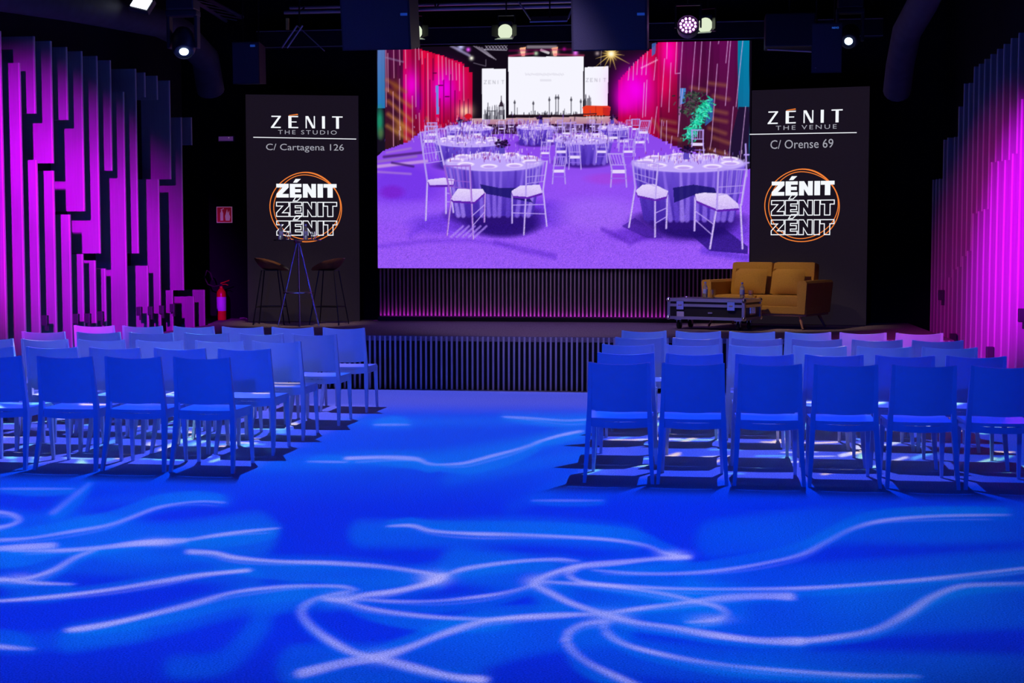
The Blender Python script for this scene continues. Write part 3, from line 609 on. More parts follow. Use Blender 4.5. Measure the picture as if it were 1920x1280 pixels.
def led_panel(tl, tr, label, sub, street, du, subbox, streetbox):
    """artwork in crop coordinates of the left panel: x 53..630, y 47..1215 of a 708x1280 view"""
    tl = Vector(tl); tr = Vector(tr); W = (tr - tl).to_2d().length; H = 3.72 - SH - .004
    ang = math.atan2(tr.y - tl.y, tr.x - tl.x)
    t = thing('led_banner', (tl.x, tl.y, SH + .002), label, 'led panel', 'side LED panels beside the video wall', ang)
    MB().box((W / 2, 0.06, H / 2), (W, 0.10, H)).build('cabinet', dark_plastic, t)
    MB().box((W / 2, 0.004, H / 2), (W - .004, 0.012, H - .004)).build('screen_face', led_face, t)
    def uv(x, y): return ((x - 53) / 577 + du) * W, (1 - (y - 47) / 1160) * H
    def P(x, y, d=.004): a, b = uv(x, y); return (a, -d, b)
    def poly(pts, name, m, d=.004): MB().fan([P(x, y, d) for x, y in pts]).build(name, m, t)
    def stroke(b, pts, w, closed=False, d=.004):
        n = len(pts); pts = [Vector(p) for p in pts]; L = []; Rr = []
        for i in range(n):
            a = pts[(i - 1) % n] if (closed or i) else pts[i]; c = pts[(i + 1) % n] if (closed or i < n - 1) else pts[i]; p = pts[i]
            e1 = (p - a).normalized() if (p - a).length else (c - p).normalized(); e2 = (c - p).normalized() if (c - p).length else e1
            n1 = Vector((-e1.y, e1.x)); n2 = Vector((-e2.y, e2.x)); mm = (n1 + n2); mm = mm.normalized() if mm.length > 1e-4 else n1
            k = (w[i] if isinstance(w, list) else w) / 2 / max(.4, mm.dot(n1)); L.append(p + mm * k); Rr.append(p - mm * k)
        vs = [P(q.x, q.y, d) for q in L] + [P(q.x, q.y, d) for q in Rr]
        b._add([Vector(v) for v in vs], [(i, (i + 1) % n, n + (i + 1) % n, n + i) for i in range(n if closed else n - 1)])
    # headline: thin Z, heavy stems, orange accent
    HEAD = {'Z': [((184, 154), (232, 154), (232, 160), (184, 160)), ((220, 159), (232, 159), (194, 212), (181, 212)), ((181, 210), (231, 210), (231, 216), (181, 216))],
            'E': [((270, 154), (286, 154), (286, 216), (270, 216)), ((286, 154), (320, 154), (320, 160), (286, 160)), ((286, 182), (312, 182), (312, 187), (286, 187)), ((286, 210), (320, 210), (320, 216), (286, 216))],
            'N': [((358, 154), (364, 154), (364, 216), (358, 216)), ((358, 154), (372, 154), (405, 216), (392, 216)), ((400, 154), (406, 154), (406, 216), (400, 216))],
            'I': [((442, 154), (457, 154), (457, 217), (442, 217))], 'T': [((494, 154), (548, 154), (548, 160), (494, 160)), ((514, 160), (529, 160), (529, 217), (514, 217))]}
    for g in HEAD:
        hd = MB()
        for n_, q in enumerate(HEAD[g]): hd.fan([P(x, y, .004 + .0003 * n_) for x, y in q])
        hd.build('headline_letter', led_white, t)
    poly([(273, 150), (318, 143), (320, 149), (273, 153)], 'accent_mark', led_orange)
    for name, txt, box, sp, m in (('subtitle_letter', sub, subbox, 1.35, led_grey), ('street_letter', street, streetbox, 1.0, led_grey)):
        v, f = text_polys(txt, sp)
        for fs_ in islands(len(v), f):
            ids = sorted({q for p in fs_ for q in p}); ix = {q: k for k, q in enumerate(ids)}; b = MB()
            b._add([Vector(P(box[0] + (box[2] - box[0]) * v[q][0], box[3] - (box[3] - box[1]) * v[q][1])) for q in ids], [tuple(ix[q] for q in p) for p in fs_]); b.build(name, m, t)
    poly([(91, 262), (617, 267), (617, 271), (91, 266)], 'rule_line', led_white)
    # round badge: two loose orange rings, a solid and two outlined words
    ring = MB()
    R1 = []; R2 = []
    for k in range(72):
        a = 2 * math.pi * k / 72
        R1.append((355 + (182 + 3 * math.sin(2 * a + .6)) * math.cos(a), 622 + (178 + 3 * math.sin(3 * a)) * math.sin(a)))
        R2.append((362 + (168 + 4 * math.sin(2 * a + 2.2)) * math.cos(a), 618 + (164 + 4 * math.cos(3 * a)) * math.sin(a)))
    stroke(ring, R1, [4.6 + 3.5 * math.exp(-((k - 59) / 5) ** 2) for k in range(72)], True, .0042); stroke(ring, R2, 4.0, True, .0046)
    ring.build('badge_ring', led_orange, t, 'orange hand-drawn double ring')
    for g, xa, xb in ROW:
        w1 = MB(); w2 = MB(); w3 = MB()
        for gg in ([g, 'A'] if g == 'E' else [g]):
            w1.fan([P(xa + (xb - xa) * x, 500 + 70 * y, .0062) for x, y in GL[gg]])
            stroke(w2, [(xa + (xb - xa) * x, 594 + 73 * y) for x, y in GL[gg]], 4.4, True, .0062)
            stroke(w3, [(xa + (xb - xa) * x, 690 + 73 * y) for x, y in GL[gg]], 4.4, True, .0062)
        w1.build('badge_letter', led_white, t, 'solid white badge letter'); w2.build('badge_letter', led_white, t, 'outlined badge letter'); w3.build('badge_letter', led_white, t, 'outlined badge letter')
    return t
pl0, pl1 = on_z(460, 176.5, 3.72), on_z(672, 179, 3.72); pr0, pr1 = on_z(1409.5, 169, 3.72), on_z(1631, 161, 3.72)
led_panel(pl0, pl1, 'dark LED panel reading THE STUDIO, behind the bar stools', 'THE STUDIO', 'C/ Cartagena 126', 0.0, (217, 226, 517, 247), (155, 296, 553, 339))
led_panel(pr0, pr1, 'dark LED panel reading THE VENUE, behind the sofa', 'THE VENUE', 'C/ Orense 69', -.08, (222, 226, 520, 247), (196, 296, 505, 339))

# ------------------------------------------------------------------ chairs
def make_chair():
    root = thing('stacking_chair', (0, 0, 0), 'x', 'chair', 'white chairs in rows before the stage')
    def yb(z): return -0.195 - 0.062 * ((z - .45) / .39)
    # seat, slightly dished, rounded front
    n = 9; secs_t = []; b = MB(); ys = [-.205, -.12, 0, .12, .19, .222]
    top = []; bot = []
    for y in ys:
        hw = .213 + .010 * (y + .2) / .42
        for i in range(n):
            s = -1 + 2 * i / (n - 1); dish = -.012 * (1 - s * s) * max(0, 1 - abs(y) / .22)
            top.append((s * hw, y - (.02 * s * s if y > .2 else 0) - (.03 * (1 - s * s) if y < -.2 else 0), .448 + dish - (.008 if y > .2 else 0)))
            bot.append((s * hw, y - (.02 * s * s if y > .2 else 0) - (.03 * (1 - s * s) if y < -.2 else 0), .425))
    N = len(ys); fs = []
    for j in range(N - 1):
        for i in range(n - 1):
            a = j * n + i; fs.append((a, a + 1, a + n + 1, a + n)); fs.append(tuple(N * n + q for q in (a, a + n, a + n + 1, a + 1)))
    rim = [i for i in range(n)] + [j * n + n - 1 for j in range(1, N)] + [(N - 1) * n + i for i in range(n - 2, -1, -1)] + [j * n for j in range(N - 2, 0, -1)]
    for k in range(len(rim)): p, q = rim[k], rim[(k + 1) % len(rim)]; fs.append((q, p, N * n + p, N * n + q))
    b._add([Vector(p) for p in top + bot], fs); b.build('seat', chair_mat, root, smooth=True)
    b = MB()
    for s in (-1, 1): b.box((s * .206, .01, .405), (.018, .40, .05))
    b.box((0, .205, .405), (.40, .018, .045))
    b.sweep([[(s * .21, -.200 - .03 * (1 - s * s), .385 - .01 * (1 - s * s)), (s * .21, -.182 - .03 * (1 - s * s), .385 - .01 * (1 - s * s)), (s * .21, -.182 - .03 * (1 - s * s), .43 - .012 * (1 - s * s)), (s * .21, -.200 - .03 * (1 - s * s), .43 - .012 * (1 - s * s))] for s in (-1, -.5, 0, .5, 1)])
    b.build('seat_rail', chair_mat, root)
    # backrest shell, bowed backwards
    b = MB(); secs = []
    m = 9
    for i in range(m):
        s = -1 + 2 * i / (m - 1); sec = []
        bow = -.032 * (1 - s * s)
        dip = -.013 * (1 - s * s)
        for z in (.505, .60, .70, .78, .832, .84): sec.append((s * (.197 + .006 * (.84 - z) / .3), yb(z) + bow - .006, z + dip))
        for z in (.84, .832, .78, .70, .60, .505): sec.append((s * (.197 + .006 * (.84 - z) / .3), yb(z) + bow + .008, z + dip))
        secs.append(sec)
    b.sweep(secs); b.build('backrest', chair_mat, root, smooth=True)
    for s in (-1, 1):
        b = MB(); b.post([(s * .236, -.285, 0), (s * .222, -.232, .22), (s * .213, -.197, .42), (s * .209, yb(.52), .52), (s * .205, yb(.7), .70), (s * .203, yb(.842), .842)],
                         [(.024, .026), (.032, .036), (.036, .046), (.030, .036), (.026, .028), (.022, .02)])
        b.build('leg', chair_mat, root)
        b = MB(); b.post([(s * .214, .228, 0), (s * .208, .212, .25), (s * .205, .203, .43)], [(.022, .022), (.030, .030), (.036, .038)]); b.build('leg', chair_mat, root)
    return root
ORD = ['first', 'second', 'third', 'fourth', 'fifth', 'sixth']
ROWS = ['fifth row from the stage', 'fourth row from the stage', 'third row from the stage', 'second row from the stage', 'row nearest the stage']
CH_L = [[(326, 437, 669), (196, 306, 668), (64, 175, 668), (-70, 40, 667)],
        [(409, 510, 653), (289, 390, 652), (166, 269, 651), (45, 145, 650.5), (-77, 27, 650)],
        [(472, 564, 640), (364, 455, 639), (251, 346, 638), (144, 234, 636.5), (38, 131, 635.5), (-62, 31, 634)],
        [(543, 630, 627), (444, 530, 625.5), (345, 429, 624), (241, 328, 623), (144, 229, 622), (42, 126, 621)],
        [(601, 684, 615), (507, 587, 613.5), (415, 494, 612.5), (326, 403, 611.5), (231, 309, 610.5), (140, 219, 609.5)]]
CH_R = [[(1102, 1219, 680), (1240, 1358, 681), (1384, 1503, 682), (1525, 1646, 683), (1670, 1792, 684), (1819, 1941, 685)],
        [(1119, 1226, 661.5), (1247, 1357, 662.5), (1376, 1488, 663.5), (1506, 1619, 664.5), (1640, 1755, 666), (1776, 1885, 667)],
        [(1129, 1228, 645), (1247, 1347, 646), (1365, 1467, 647), (1485, 1588, 648.5), (1607, 1711, 650), (1730, 1834, 651.5)],
        [(1154, 1245, 632), (1260, 1355, 633), (1371, 1466, 634), (1484, 1579, 635.5), (1597, 1692, 637), (1712, 1807, 638.5)],
        [(1164, 1250, 619.5), (1265, 1352, 620.5), (1365, 1453, 621.5), (1470, 1559, 622.5), (1575, 1664, 623.8), (1680, 1769, 625)]]
proto = make_chair(); used = False
rr = random.Random(3)
for side, rows in (('left', CH_L), ('right', CH_R)):
    for r, row in enumerate(rows):
        cs = []
        for a, b_, y in row:
            p, q = on_z(a, y, .84), on_z(b_, y, .84); cs.append((p + q) / 2)
        my = sum(c.y for c in cs) / len(cs)
        for k, c in enumerate(cs):
            o = proto if not used else copy_tree(proto); used = True
            o.location = (c.x, my * .6 + c.y * .4 + .255, 0); o.rotation_euler = (0, 0, rr.uniform(-.02, .02))
            o['label'] = 'white chair, %s from the aisle in the %s, %s block' % (ORD[k], ROWS[r], side)

# ------------------------------------------------------------------ sofa, flight case, bar table, stools
so_p = on_z(1436, 614, SH)
sofa = thing('sofa', (0.80, 18.51, SH + .006), 'mustard yellow two-seat sofa with tapered wooden legs on the stage', 'sofa', rz=-0.44)
SW, SD = 1.42, .88
MB().box((0, 0, .235), (SW - .04, SD - .06, .10), bev=.015).build('base', mustard, sofa)
MB().box((0, 0, .172), (SW - .06, SD - .10, .028), bev=.006).build('plinth', beech, sofa)
for s in (-1, 1):
    b = MB(); x0, x1 = s * (SW / 2 - .13), s * SW / 2
    b.sweep([[(x0, -SD / 2, .19), (x1 - s * .03, -SD / 2, .19), (x1, -SD / 2 - .01, .57), (x1 - s * .02, -SD / 2 - .01, .60), (x0 + s * .02, -SD / 2, .60), (x0, -SD / 2, .57)],
             [(x0, SD / 2, .19), (x1 - s * .03, SD / 2, .19), (x1, SD / 2 + .02, .57), (x1 - s * .02, SD / 2 + .02, .60), (x0 + s * .02, SD / 2, .60), (x0, SD / 2, .57)]])
    b.build('armrest', mustard, sofa)
    MB().box((s * .285, -.07, .345), (.565, .60, .13), bev=.035).build('seat_cushion', mustard, sofa, smooth=True)
    MB().box((s * .288, .24, .60), (.575, .18, .44), Matrix.Rotation(-.16, 4, 'X'), bev=.05).build('back_cushion', mustard, sofa, smooth=True)
    for t in (-1, 1):
        MB().tube([(s * (SW / 2 - .14), t * (SD / 2 - .12), .165), (s * (SW / 2 - .07), t * (SD / 2 - .06), 0.001)], [.024, .013], 10).build('leg', beech, sofa, smooth=True)
MB().box((0, SD / 2 - .05, .40), (SW - .20, .10, .36), bev=.02).build('backrest', mustard, sofa)
def pillow(xl, lab):
    b = MB(); W_, H_ = .44, .33; n = 8; vs = []; fs = []
    for side in (-1, 1):
        for j in range(n + 1):
            for i in range(n + 1):
                u, v = -1 + 2 * i / n, -1 + 2 * j / n; k = (1 - u * u) * (1 - v * v); pin = 1 - .07 * (1 - abs(abs(u) - abs(v)))
                vs.append(Vector((u * W_ / 2 * (1 - .06 * v * v * 0 - .05 * (1 - u * u) * 0), side * .08 * k ** .5, v * H_ / 2 * (1 - .05 * (1 - abs(u)) * 0))))
    M = (n + 1) ** 2
    for j in range(n):
        for i in range(n): a = j * (n + 1) + i; fs.append((a, a + 1, a + n + 2, a + n + 1)); fs.append(tuple(M + q for q in (a, a + n + 1, a + n + 2, a + 1)))
    b._add(vs, fs); bmesh.ops.remove_doubles(b.bm, verts=b.bm.verts, dist=.0005)
    o = b.build('throw_pillow', mustard, smooth=True); tag(o, lab, 'pillow', 'pillows on the sofa')
    L = Matrix.Translation(sofa.location) @ rotm(-0.44) @ Matrix.Translation((xl, .02, .41 + .170)) @ Matrix.Rotation(-.28, 4, 'X')
    o.matrix_world = L
pillow(-.24, 'mustard pillow on the sofa half nearer the video wall'); pillow(.27, 'mustard pillow beside the right armrest of the sofa')

# flight case used as a coffee table
fcl, fcr = on_z(1252, 617.5, SH), on_z(1396, 620, SH)
CW = 1.02; CD = .54; CA = -.42
fc_loc = on_z(1346, 617.5, SH)
case = thing('flight_case', (0.13, 17.94, SH + .002), 'black flight case with aluminium edges on castors before the sofa', 'flight case', rz=CA)
CZ0, CZ1 = .125, .385
MB().box((0, 0, (CZ0 + CZ1) / 2), (CW - .02, CD - .02, CZ1 - CZ0 - .01)).build('body', case_black, case)
for zc, hh in ((CZ1 - .02, .04), (CZ0 + .018, .036), (CZ1 - .085, .034)):
    b = MB()
    for s in (-1, 1): b.box((0, s * CD / 2, zc), (CW, .012, hh)).box((s * CW / 2, 0, zc), (.012, CD, hh))
    b.build('edge_profile', alu, case)
for sx in (-1, 1):
    for sy in (-1, 1):
        MB().box((sx * (CW / 2 - .012), sy * (CD / 2 - .012), (CZ0 + CZ1) / 2), (.036, .036, CZ1 - CZ0)).build('corner_profile', alu, case)
        for zc in (CZ0 + .02, CZ1 - .02): MB().lathe([(.001, -.03), (.02, -.024), (.03, 0), (.02, .024), (.001, .03)], (sx * (CW / 2 - .006), sy * (CD / 2 - .006), zc), 10).build('ball_corner', chrome, case, smooth=True)
for sx in (-1, 1):
    b = MB(); x = sx * .34
    b.box((x, -CD / 2 - .008, CZ1 - .085), (.10, .014, .11), bev=.004); la = b.build('latch', chrome, case)
    MB().box((x, -CD / 2 - .019, CZ1 - .085), (.045, .012, .016), bev=.003).build('latch_key', steel_grey, la)
MB().box((-.34, -CD / 2 + .004, CZ0 + .065), (.10, .006, .06)).build('paper_label', white_label, case)
MB().box((.06, -CD / 2 + .006, CZ0 + .085), (.06, .006, .018)).build('name_plate', alu, case)
MB().box((CW / 2 - .004, 0, (CZ0 + CZ1) / 2 - .01), (.006, .18, .11)).build('handle_dish', chrome, case)
for k in range(4): MB().box((CW / 2 + .004, -.07 + .045 * k, (CZ0 + CZ1) / 2 - .01), (.012, .012, .07)).build('handle_bar', chrome, case)
for sx in (-1, 1):
    for sy in (-1, 1):
        p = (sx * (CW / 2 - .11), sy * (CD / 2 - .10))
        cs = MB().box((p[0], p[1], .118), (.09, .08, .008)).box((p[0] - .022, p[1], .08), (.005, .05, .075)).box((p[0] + .022, p[1], .08), (.005, .05, .075)).build('castor', chrome, case)
        MB().lathe([(.001, -.016), (.05, -.016), (.05, .016), (.001, .016)], (p[0], p[1], .051), 18, Matrix.Rotation(math.pi / 2, 4, 'Y')).build('castor_wheel', rubber, cs)
def bottle(p, lab, grp):
    t = thing('water_bottle', p, lab, 'bottle', grp)
    MB().lathe([(.001, 0.001), (.028, .001), (.030, .02), (.029, .06), (.030, .11), (.026, .135), (.012, .165), (.011, .182), (.001, .182)], n=14).build('body', bottle_glass, t, smooth=True)
    MB().lathe([(.0305, .05), (.0308, .051), (.0308, .104), (.0305, .105)], n=14).build('label_band', label_blue, t, smooth=True)
    MB().lathe([(.001, .180), (.014, .180), (.014, .198), (.001, .199)], n=12).build('cap', cap_mat, t)
def tumbler(p, lab, grp):
    o = MB().lathe([(.001, .001), (.030, .001), (.035, .10), (.032, .10), (.028, .008), (.001, .008)], n=16).build('tumbler', glass, smooth=True)
    o.location = p; tag(o, lab, 'glass', grp)
ctop = SH + CZ1 + .004
cm = Matrix.Translation(case.location) @ rotm(CA)
def on_case(x, y): v = cm @ Vector((x, y, 0)); return (v.x, v.y, ctop)
g1 = 'drinks on the flight case'
bottle(on_case(-.17, .10), 'small water bottle on the left half of the flight case', g1); tumbler(on_case(-.06, .08), 'clear tumbler on the left half of the flight case', g1)
bottle(on_case(.36, .02), 'small water bottle on the right end of the flight case', g1); tumbler(on_case(.44, .10), 'clear tumbler on the right end of the flight case', g1)

# tall bar table
tb = on_z(560, 611, SH); TH = 1.115
bt = thing('bar_table', (tb.x, tb.y, SH + .004), 'tall round glass bar table with chrome tripod legs', 'bar table')
MB().lathe([(.001, TH - .012), (.31, TH - .012), (.312, TH - .006), (.31, TH), (.001, TH)], n=40).build('table_top', mat('smoked_glass', (.03, .03, .07), .05, spec=.8), bt, smooth=True)
MB().lathe([(.001, TH - .05), (.045, TH - .05), (.06, TH - .013), (.001, TH - .013)], n=16).build('hub', chrome, bt, smooth=True)
for ax, ay in ((-.245, -.10), (.085, -.25), (.275, -.02), ):
    MB().tube([(ax * .06, ay * .06, TH - .045), (ax, ay, 0.001)], .011, 10).build('leg', chrome, bt, smooth=True)
MB().lathe([(.185, .425), (.20, .425), (.20, .437), (.185, .437), (.185, .425)], n=32).build('foot_ring', chrome, bt, smooth=True)
MB().lathe([(.001, .428), (.186, .428), (.186, .433), (.001, .433)], n=32).build('lower_shelf', mat('mesh_tray', (.25, .25, .3), .3, metal=.8, noise=.6, nscale=150), bt)
g2 = 'drinks on the bar table'; tz = SH + TH + .006
for k, (dx, nm) in enumerate(((-.21, 'left'), (.12, 'right'))):
    bottle((tb.x + dx, tb.y - .05, tz), 'small water bottle on the %s half of the bar table' % nm, g2); tumbler((tb.x + dx + .105, tb.y - .06, tz), 'clear tumbler on the %s half of the bar table' % nm, g2)

def stool(p, rz, lab, mirror=1):
    t = thing('bar_stool', p, lab, 'bar stool', 'bar stools by the tall table', rz)
    # scooped wooden seat: low nose towards +x, raised rim behind
    n, mN = 20, 7; vs = []; fs = []; b = MB()
    def pt(i, j, off):
        a = 2 * math.pi * i / n; r = j / mN; ca, sa = math.cos(a), math.sin(a)
        rx = .215 + (.03 if ca > 0 else 0); x = rx * r * ca; y = .185 * r * sa * (1 - .18 * max(0, ca))
        z = .735 + r ** 2.6 * (.135 * (0.5 - .5 * ca) ** .9 + .03 * abs(sa)) - .02 * max(0, ca) * r ** 2
        return Vector((x, y, z - off * (1 - .75 * r ** 3)))
    for off in (0, .024):
        vs.append(pt(0, 0, off))
        for j in range(1, mN + 1):
            for i in range(n): vs.append(pt(i, j, off))
    M = 1 + mN * n
    for o_ in (0, M):
        for i in range(n):
            k = (i + 1) % n; f = (o_, o_ + 1 + i, o_ + 1 + k); fs.append(f if o_ == 0 else f[::-1])
            for j in range(mN - 1):
                a = o_ + 1 + j * n; f = (a + i, a + n + i, a + n + k, a + k); fs.append(f if o_ == 0 else f[::-1])
    for i in range(n): k = (i + 1) % n; a = 1 + (mN - 1) * n; fs.append((a + i, M + a + i, M + a + k, a + k))
    b._add(vs, fs); b.build('seat', walnut, t, smooth=True)
    tops = [(-.10, -.09), (-.10, .09), (.11, -.08), (.11, .08)]; feet = [(-.20, -.19), (-.20, .19), (.21, -.19), (.21, .19)]
    for (ax, ay), (bx, by) in zip(tops, feet): MB().tube([(ax, ay, .715), (bx, by, 0.001)], .008, 8).build('leg', black_metal, t, smooth=True)
    ring = [(a + (b_ - a) * .67, c + (d - c) * .67, .235) for (a, c), (b_, d) in zip(tops, feet)]
    MB().tube([ring[0], ring[2], ring[3], ring[1], ring[0]], .007, 6).build('footrest', black_metal, t, smooth=True)
    MB().box((0, 0, .712), (.24, .20, .006)).build('seat_plate', black_metal, t)
s1 = on_z(505, 609, SH); s2 = on_z(615, 609, SH)
stool((s1.x, s1.y + .08, SH + .004), 0.1, 'wooden bar stool left of the tall table')
stool((s2.x, s2.y + .08, SH + .004), math.pi - .1, 'wooden bar stool right of the tall table')

# ------------------------------------------------------------------ alcove: extinguisher, signs
ex = on_z(421, 599, SH)
fe = thing('fire_extinguisher', (ex.x, ex.y - .12, SH), 'red fire extinguisher standing in the dark stage corner', 'fire extinguisher')
MB().lathe([(.001, .001), (.062, .001), (.066, .012), (.066, .36), (.060, .40), (.035, .435), (.022, .45), (.022, .475), (.001, .475)], n=24).build('cylinder', red_paint, fe, smooth=True)
MB().lathe([(.0665, .13), (.0672, .131), (.0672, .325), (.0665, .326)], n=24).build('printed_label', white_label, fe, smooth=True)
MB().box((0, 0, .492), (.035, .035, .034), bev=.004).build('valve', black_metal, fe)
MB().tube([(-.01, 0, .515), (.05, 0, .535), (.12, 0, .56)], [.008, .007, .006], 8).build('lever', red_paint, fe)
MB().tube([(-.01, 0, .495), (.06, 0, .505), (.10, 0, .49)], .006, 8).build('carry_handle', red_paint, fe)
MB().tube([(-.015, 0, .49), (-.10, -.01, .47), (-.19, -.01, .50), (-.24, -.01, .60), (-.20, -.01, .70), (-.15, -.01, .66), (-.12, 0, .56)], .010, 8).build('hose', rubber, fe, smooth=True)
def wall_px(x, y, d=.02): p = on_y(x, y, BY); p.y = BY - d; return p
sg = wall_px(421.3, 402.5, .012); sgn = thing('fire_sign', sg, 'square red fire extinguisher sign on the dark wall', 'sign')
sz = .105
MB().box((0, 0, 0), (2 * sz + .02, .01, 2 * sz + .02)).build('border', sign_white, sgn); MB().box((0, -.004, 0), (2 * sz, .008, 2 * sz)).build('plate', sign_red, sgn)
def sign_poly(pts, name): MB().prism([(x * sz, -.0085, y * sz) for x, y in pts], (0, -.002, 0)).build(name, sign_white, sgn)
sign_poly([(-.55, -.8), (-.15, -.8), (-.15, .25), (-.25, .4), (-.25, .6), (-.45, .6), (-.45, .4), (-.55, .25)], 'extinguisher_pictogram')
sign_poly([(-.45, .62), (-.05, .78), (-.05, .9), (-.5, .72)], 'lever_pictogram')
sign_poly([(.2, -.8), (.75, -.8), (.85, -.3), (.7, .1), (.72, .55), (.5, .2), (.42, .75), (.25, .2), (.12, -.2)], 'flame_pictogram')
eb = wall_px(426, 260.5, .03); el = thing('emergency_light', eb, 'small purple-grey emergency light box high on the dark wall', 'emergency light')
MB().box((0, 0, 0), (.24, .05, .085), bev=.006).build('housing', mat('emergency_housing', (.16, .10, .2), .5), el)
MB().box((0, -.027, 0), (.21, .006, .06)).build('diffuser', mat('emergency_diffuser', (.3, .2, .4), .4, emis=(.05, .015, .09), estr=1), el)
MB().lathe([(.001, 0), (.005, 0), (.001, .004)], (.045, -.031, .012), 8, None).build('indicator', emat('indicator_glow', (1, .8, .9), 1.0), el)
cb = on_z(459, 598, SH); MBc = MB().tube([(cb.x - .07, cb.y, SH + .012), (cb.x, cb.y - .03, SH + .018), (cb.x + .06, cb.y - .10, SH + .012)], .009, 6)
tag(MBc.build('cable_end', mat('pale_cable', (.4, .38, .34), .6)), 'short pale cable end on the stage left of the stools', 'cable')

# ------------------------------------------------------------------ overhead rig
def pipe(name, a, b, r, lab, cat, m=steel_grey, grp=None):
    o = MB().tube([a, b], r, 10).build(name, m, smooth=True); return tag(o, lab, cat, grp)
def hanger(parent, p, z1=CEIL):                            # suspension rod up to the ceiling
    o = MB().tube([p, (p[0], p[1], z1)], .012, 6).build('suspension_rod', black_metal); o.location = -Vector(parent.location); o.parent = parent
YP = 18.3
a = on_y(540, 14, YP); b = on_y(1100, 20, YP); zb = (a.z + b.z) / 2
lb = thing('lighting_bar', ((a.x + b.x) / 2, YP, zb), 'long horizontal pipe of the lighting rig above the video wall', 'lighting bar')
L_ = b.x - a.x + .1
MB().tube([(-L_ / 2, 0, 0), (L_ / 2, 0, 0)], .026, 10).build('pipe', steel_grey, lb, smooth=True); MB().tube([(-L_ / 2, .25, .10), (L_ / 2, .25, .10)], .022, 10).build('pipe', steel_grey, lb, smooth=True)
for s in (-.45, 0, .45): MB().tube([(L_ * s, 0, 0), (L_ * s, 0, CEIL - zb)], .012, 6).build('suspension_rod', black_metal, lb); MB().tube([(L_ * s, 0, 0), (L_ * s, .25, .10)], .012, 6).build('cross_tie', black_metal, lb)
# header above the screen
hz0 = on_y(1000, 81, 19.3).z; hz1 = on_y(1000, 47, 19.3).z
structure(MB().box(((SX0 + SX1) / 2, 19.5, (hz0 + hz1) / 2 + .02), (SX1 - SX0 + 3.4, .26, hz1 - hz0 - .02)).build('trim_1', black_paint))
structure(MB().box(((SX0 + SX1) / 2, 19.365, hz0 + .02), (SX1 - SX0 + 3.4, .012, .012)).build('trim_2', steel_grey)); structure(MB().box(((SX0 + SX1) / 2, 19.365, hz1), (SX1 - SX0 + 3.4, .012, .012)).build('trim_3', steel_grey))
# diagonal truss, upper left
ZT = 4.85
ta, tb_ = on_z(330, -20, ZT), on_z(436, 47, ZT); tc, td = on_z(372, -10, ZT + .16), on_z(503, 57, ZT - .02)
tr = thing('lighting_truss', (0, 0, 0), 'diagonal two-pipe lighting truss high at the upper left', 'truss')
MB().tube([ta, tb_], .024, 8).build('pipe', steel_grey, tr, smooth=True); MB().tube([tc, td], .030, 8).build('pipe', steel_grey, tr, smooth=True)
for k in range(9):
    t1 = k / 8; t2 = min(1, t1 + .06); MB().tube([ta.lerp(tb_, t1), tc.lerp(td, t2)], .009, 6).build('brace', steel_grey, tr)
for t1 in (.1, .9): q = tc.lerp(td, t1); MB().tube([q, (q.x, q.y, CEIL)], .012, 6).build('suspension_rod', black_metal, tr)
for px, py, h in ((448, 60, 14), (462, 58, 16), (500, 62, 10)):
    q = tb_.lerp(td, .5) + Vector(((px - 470) * .006, 0, -.05)); MB().box(q, (.05, .05, .09), bev=.006).build('clamp', alu, tr)
# small side truss arm with yellow marker
sa, sb = on_y(528, 90, 17.5), on_y(557, 48, 17.5)
arm = thing('rigging_frame', (0, 0, 0), 'short angled steel arm beside the left hung loudspeaker', 'rigging')
for d in (0, .07): MB().tube([sa + Vector((d, 0, 0)), sb + Vector((d, 0, 0))], .012, 6).build('arm_tube', steel_grey, arm)
MB().tube([sb, sb + Vector((.35, 0, -.32))], .008, 6).build('arm_tube', steel_grey, arm); MB().tube([sb + Vector((.03, 0, 0)), (sb.x + .03, 17.5, CEIL)], .012, 6).build('suspension_rod', black_metal, arm)
p = on_y(539, 45, 17.45); MB().box(p, (.035, .03, .14)).build('yellow_marker', mat('yellow_marker', (.55, .4, .08), .5), arm)

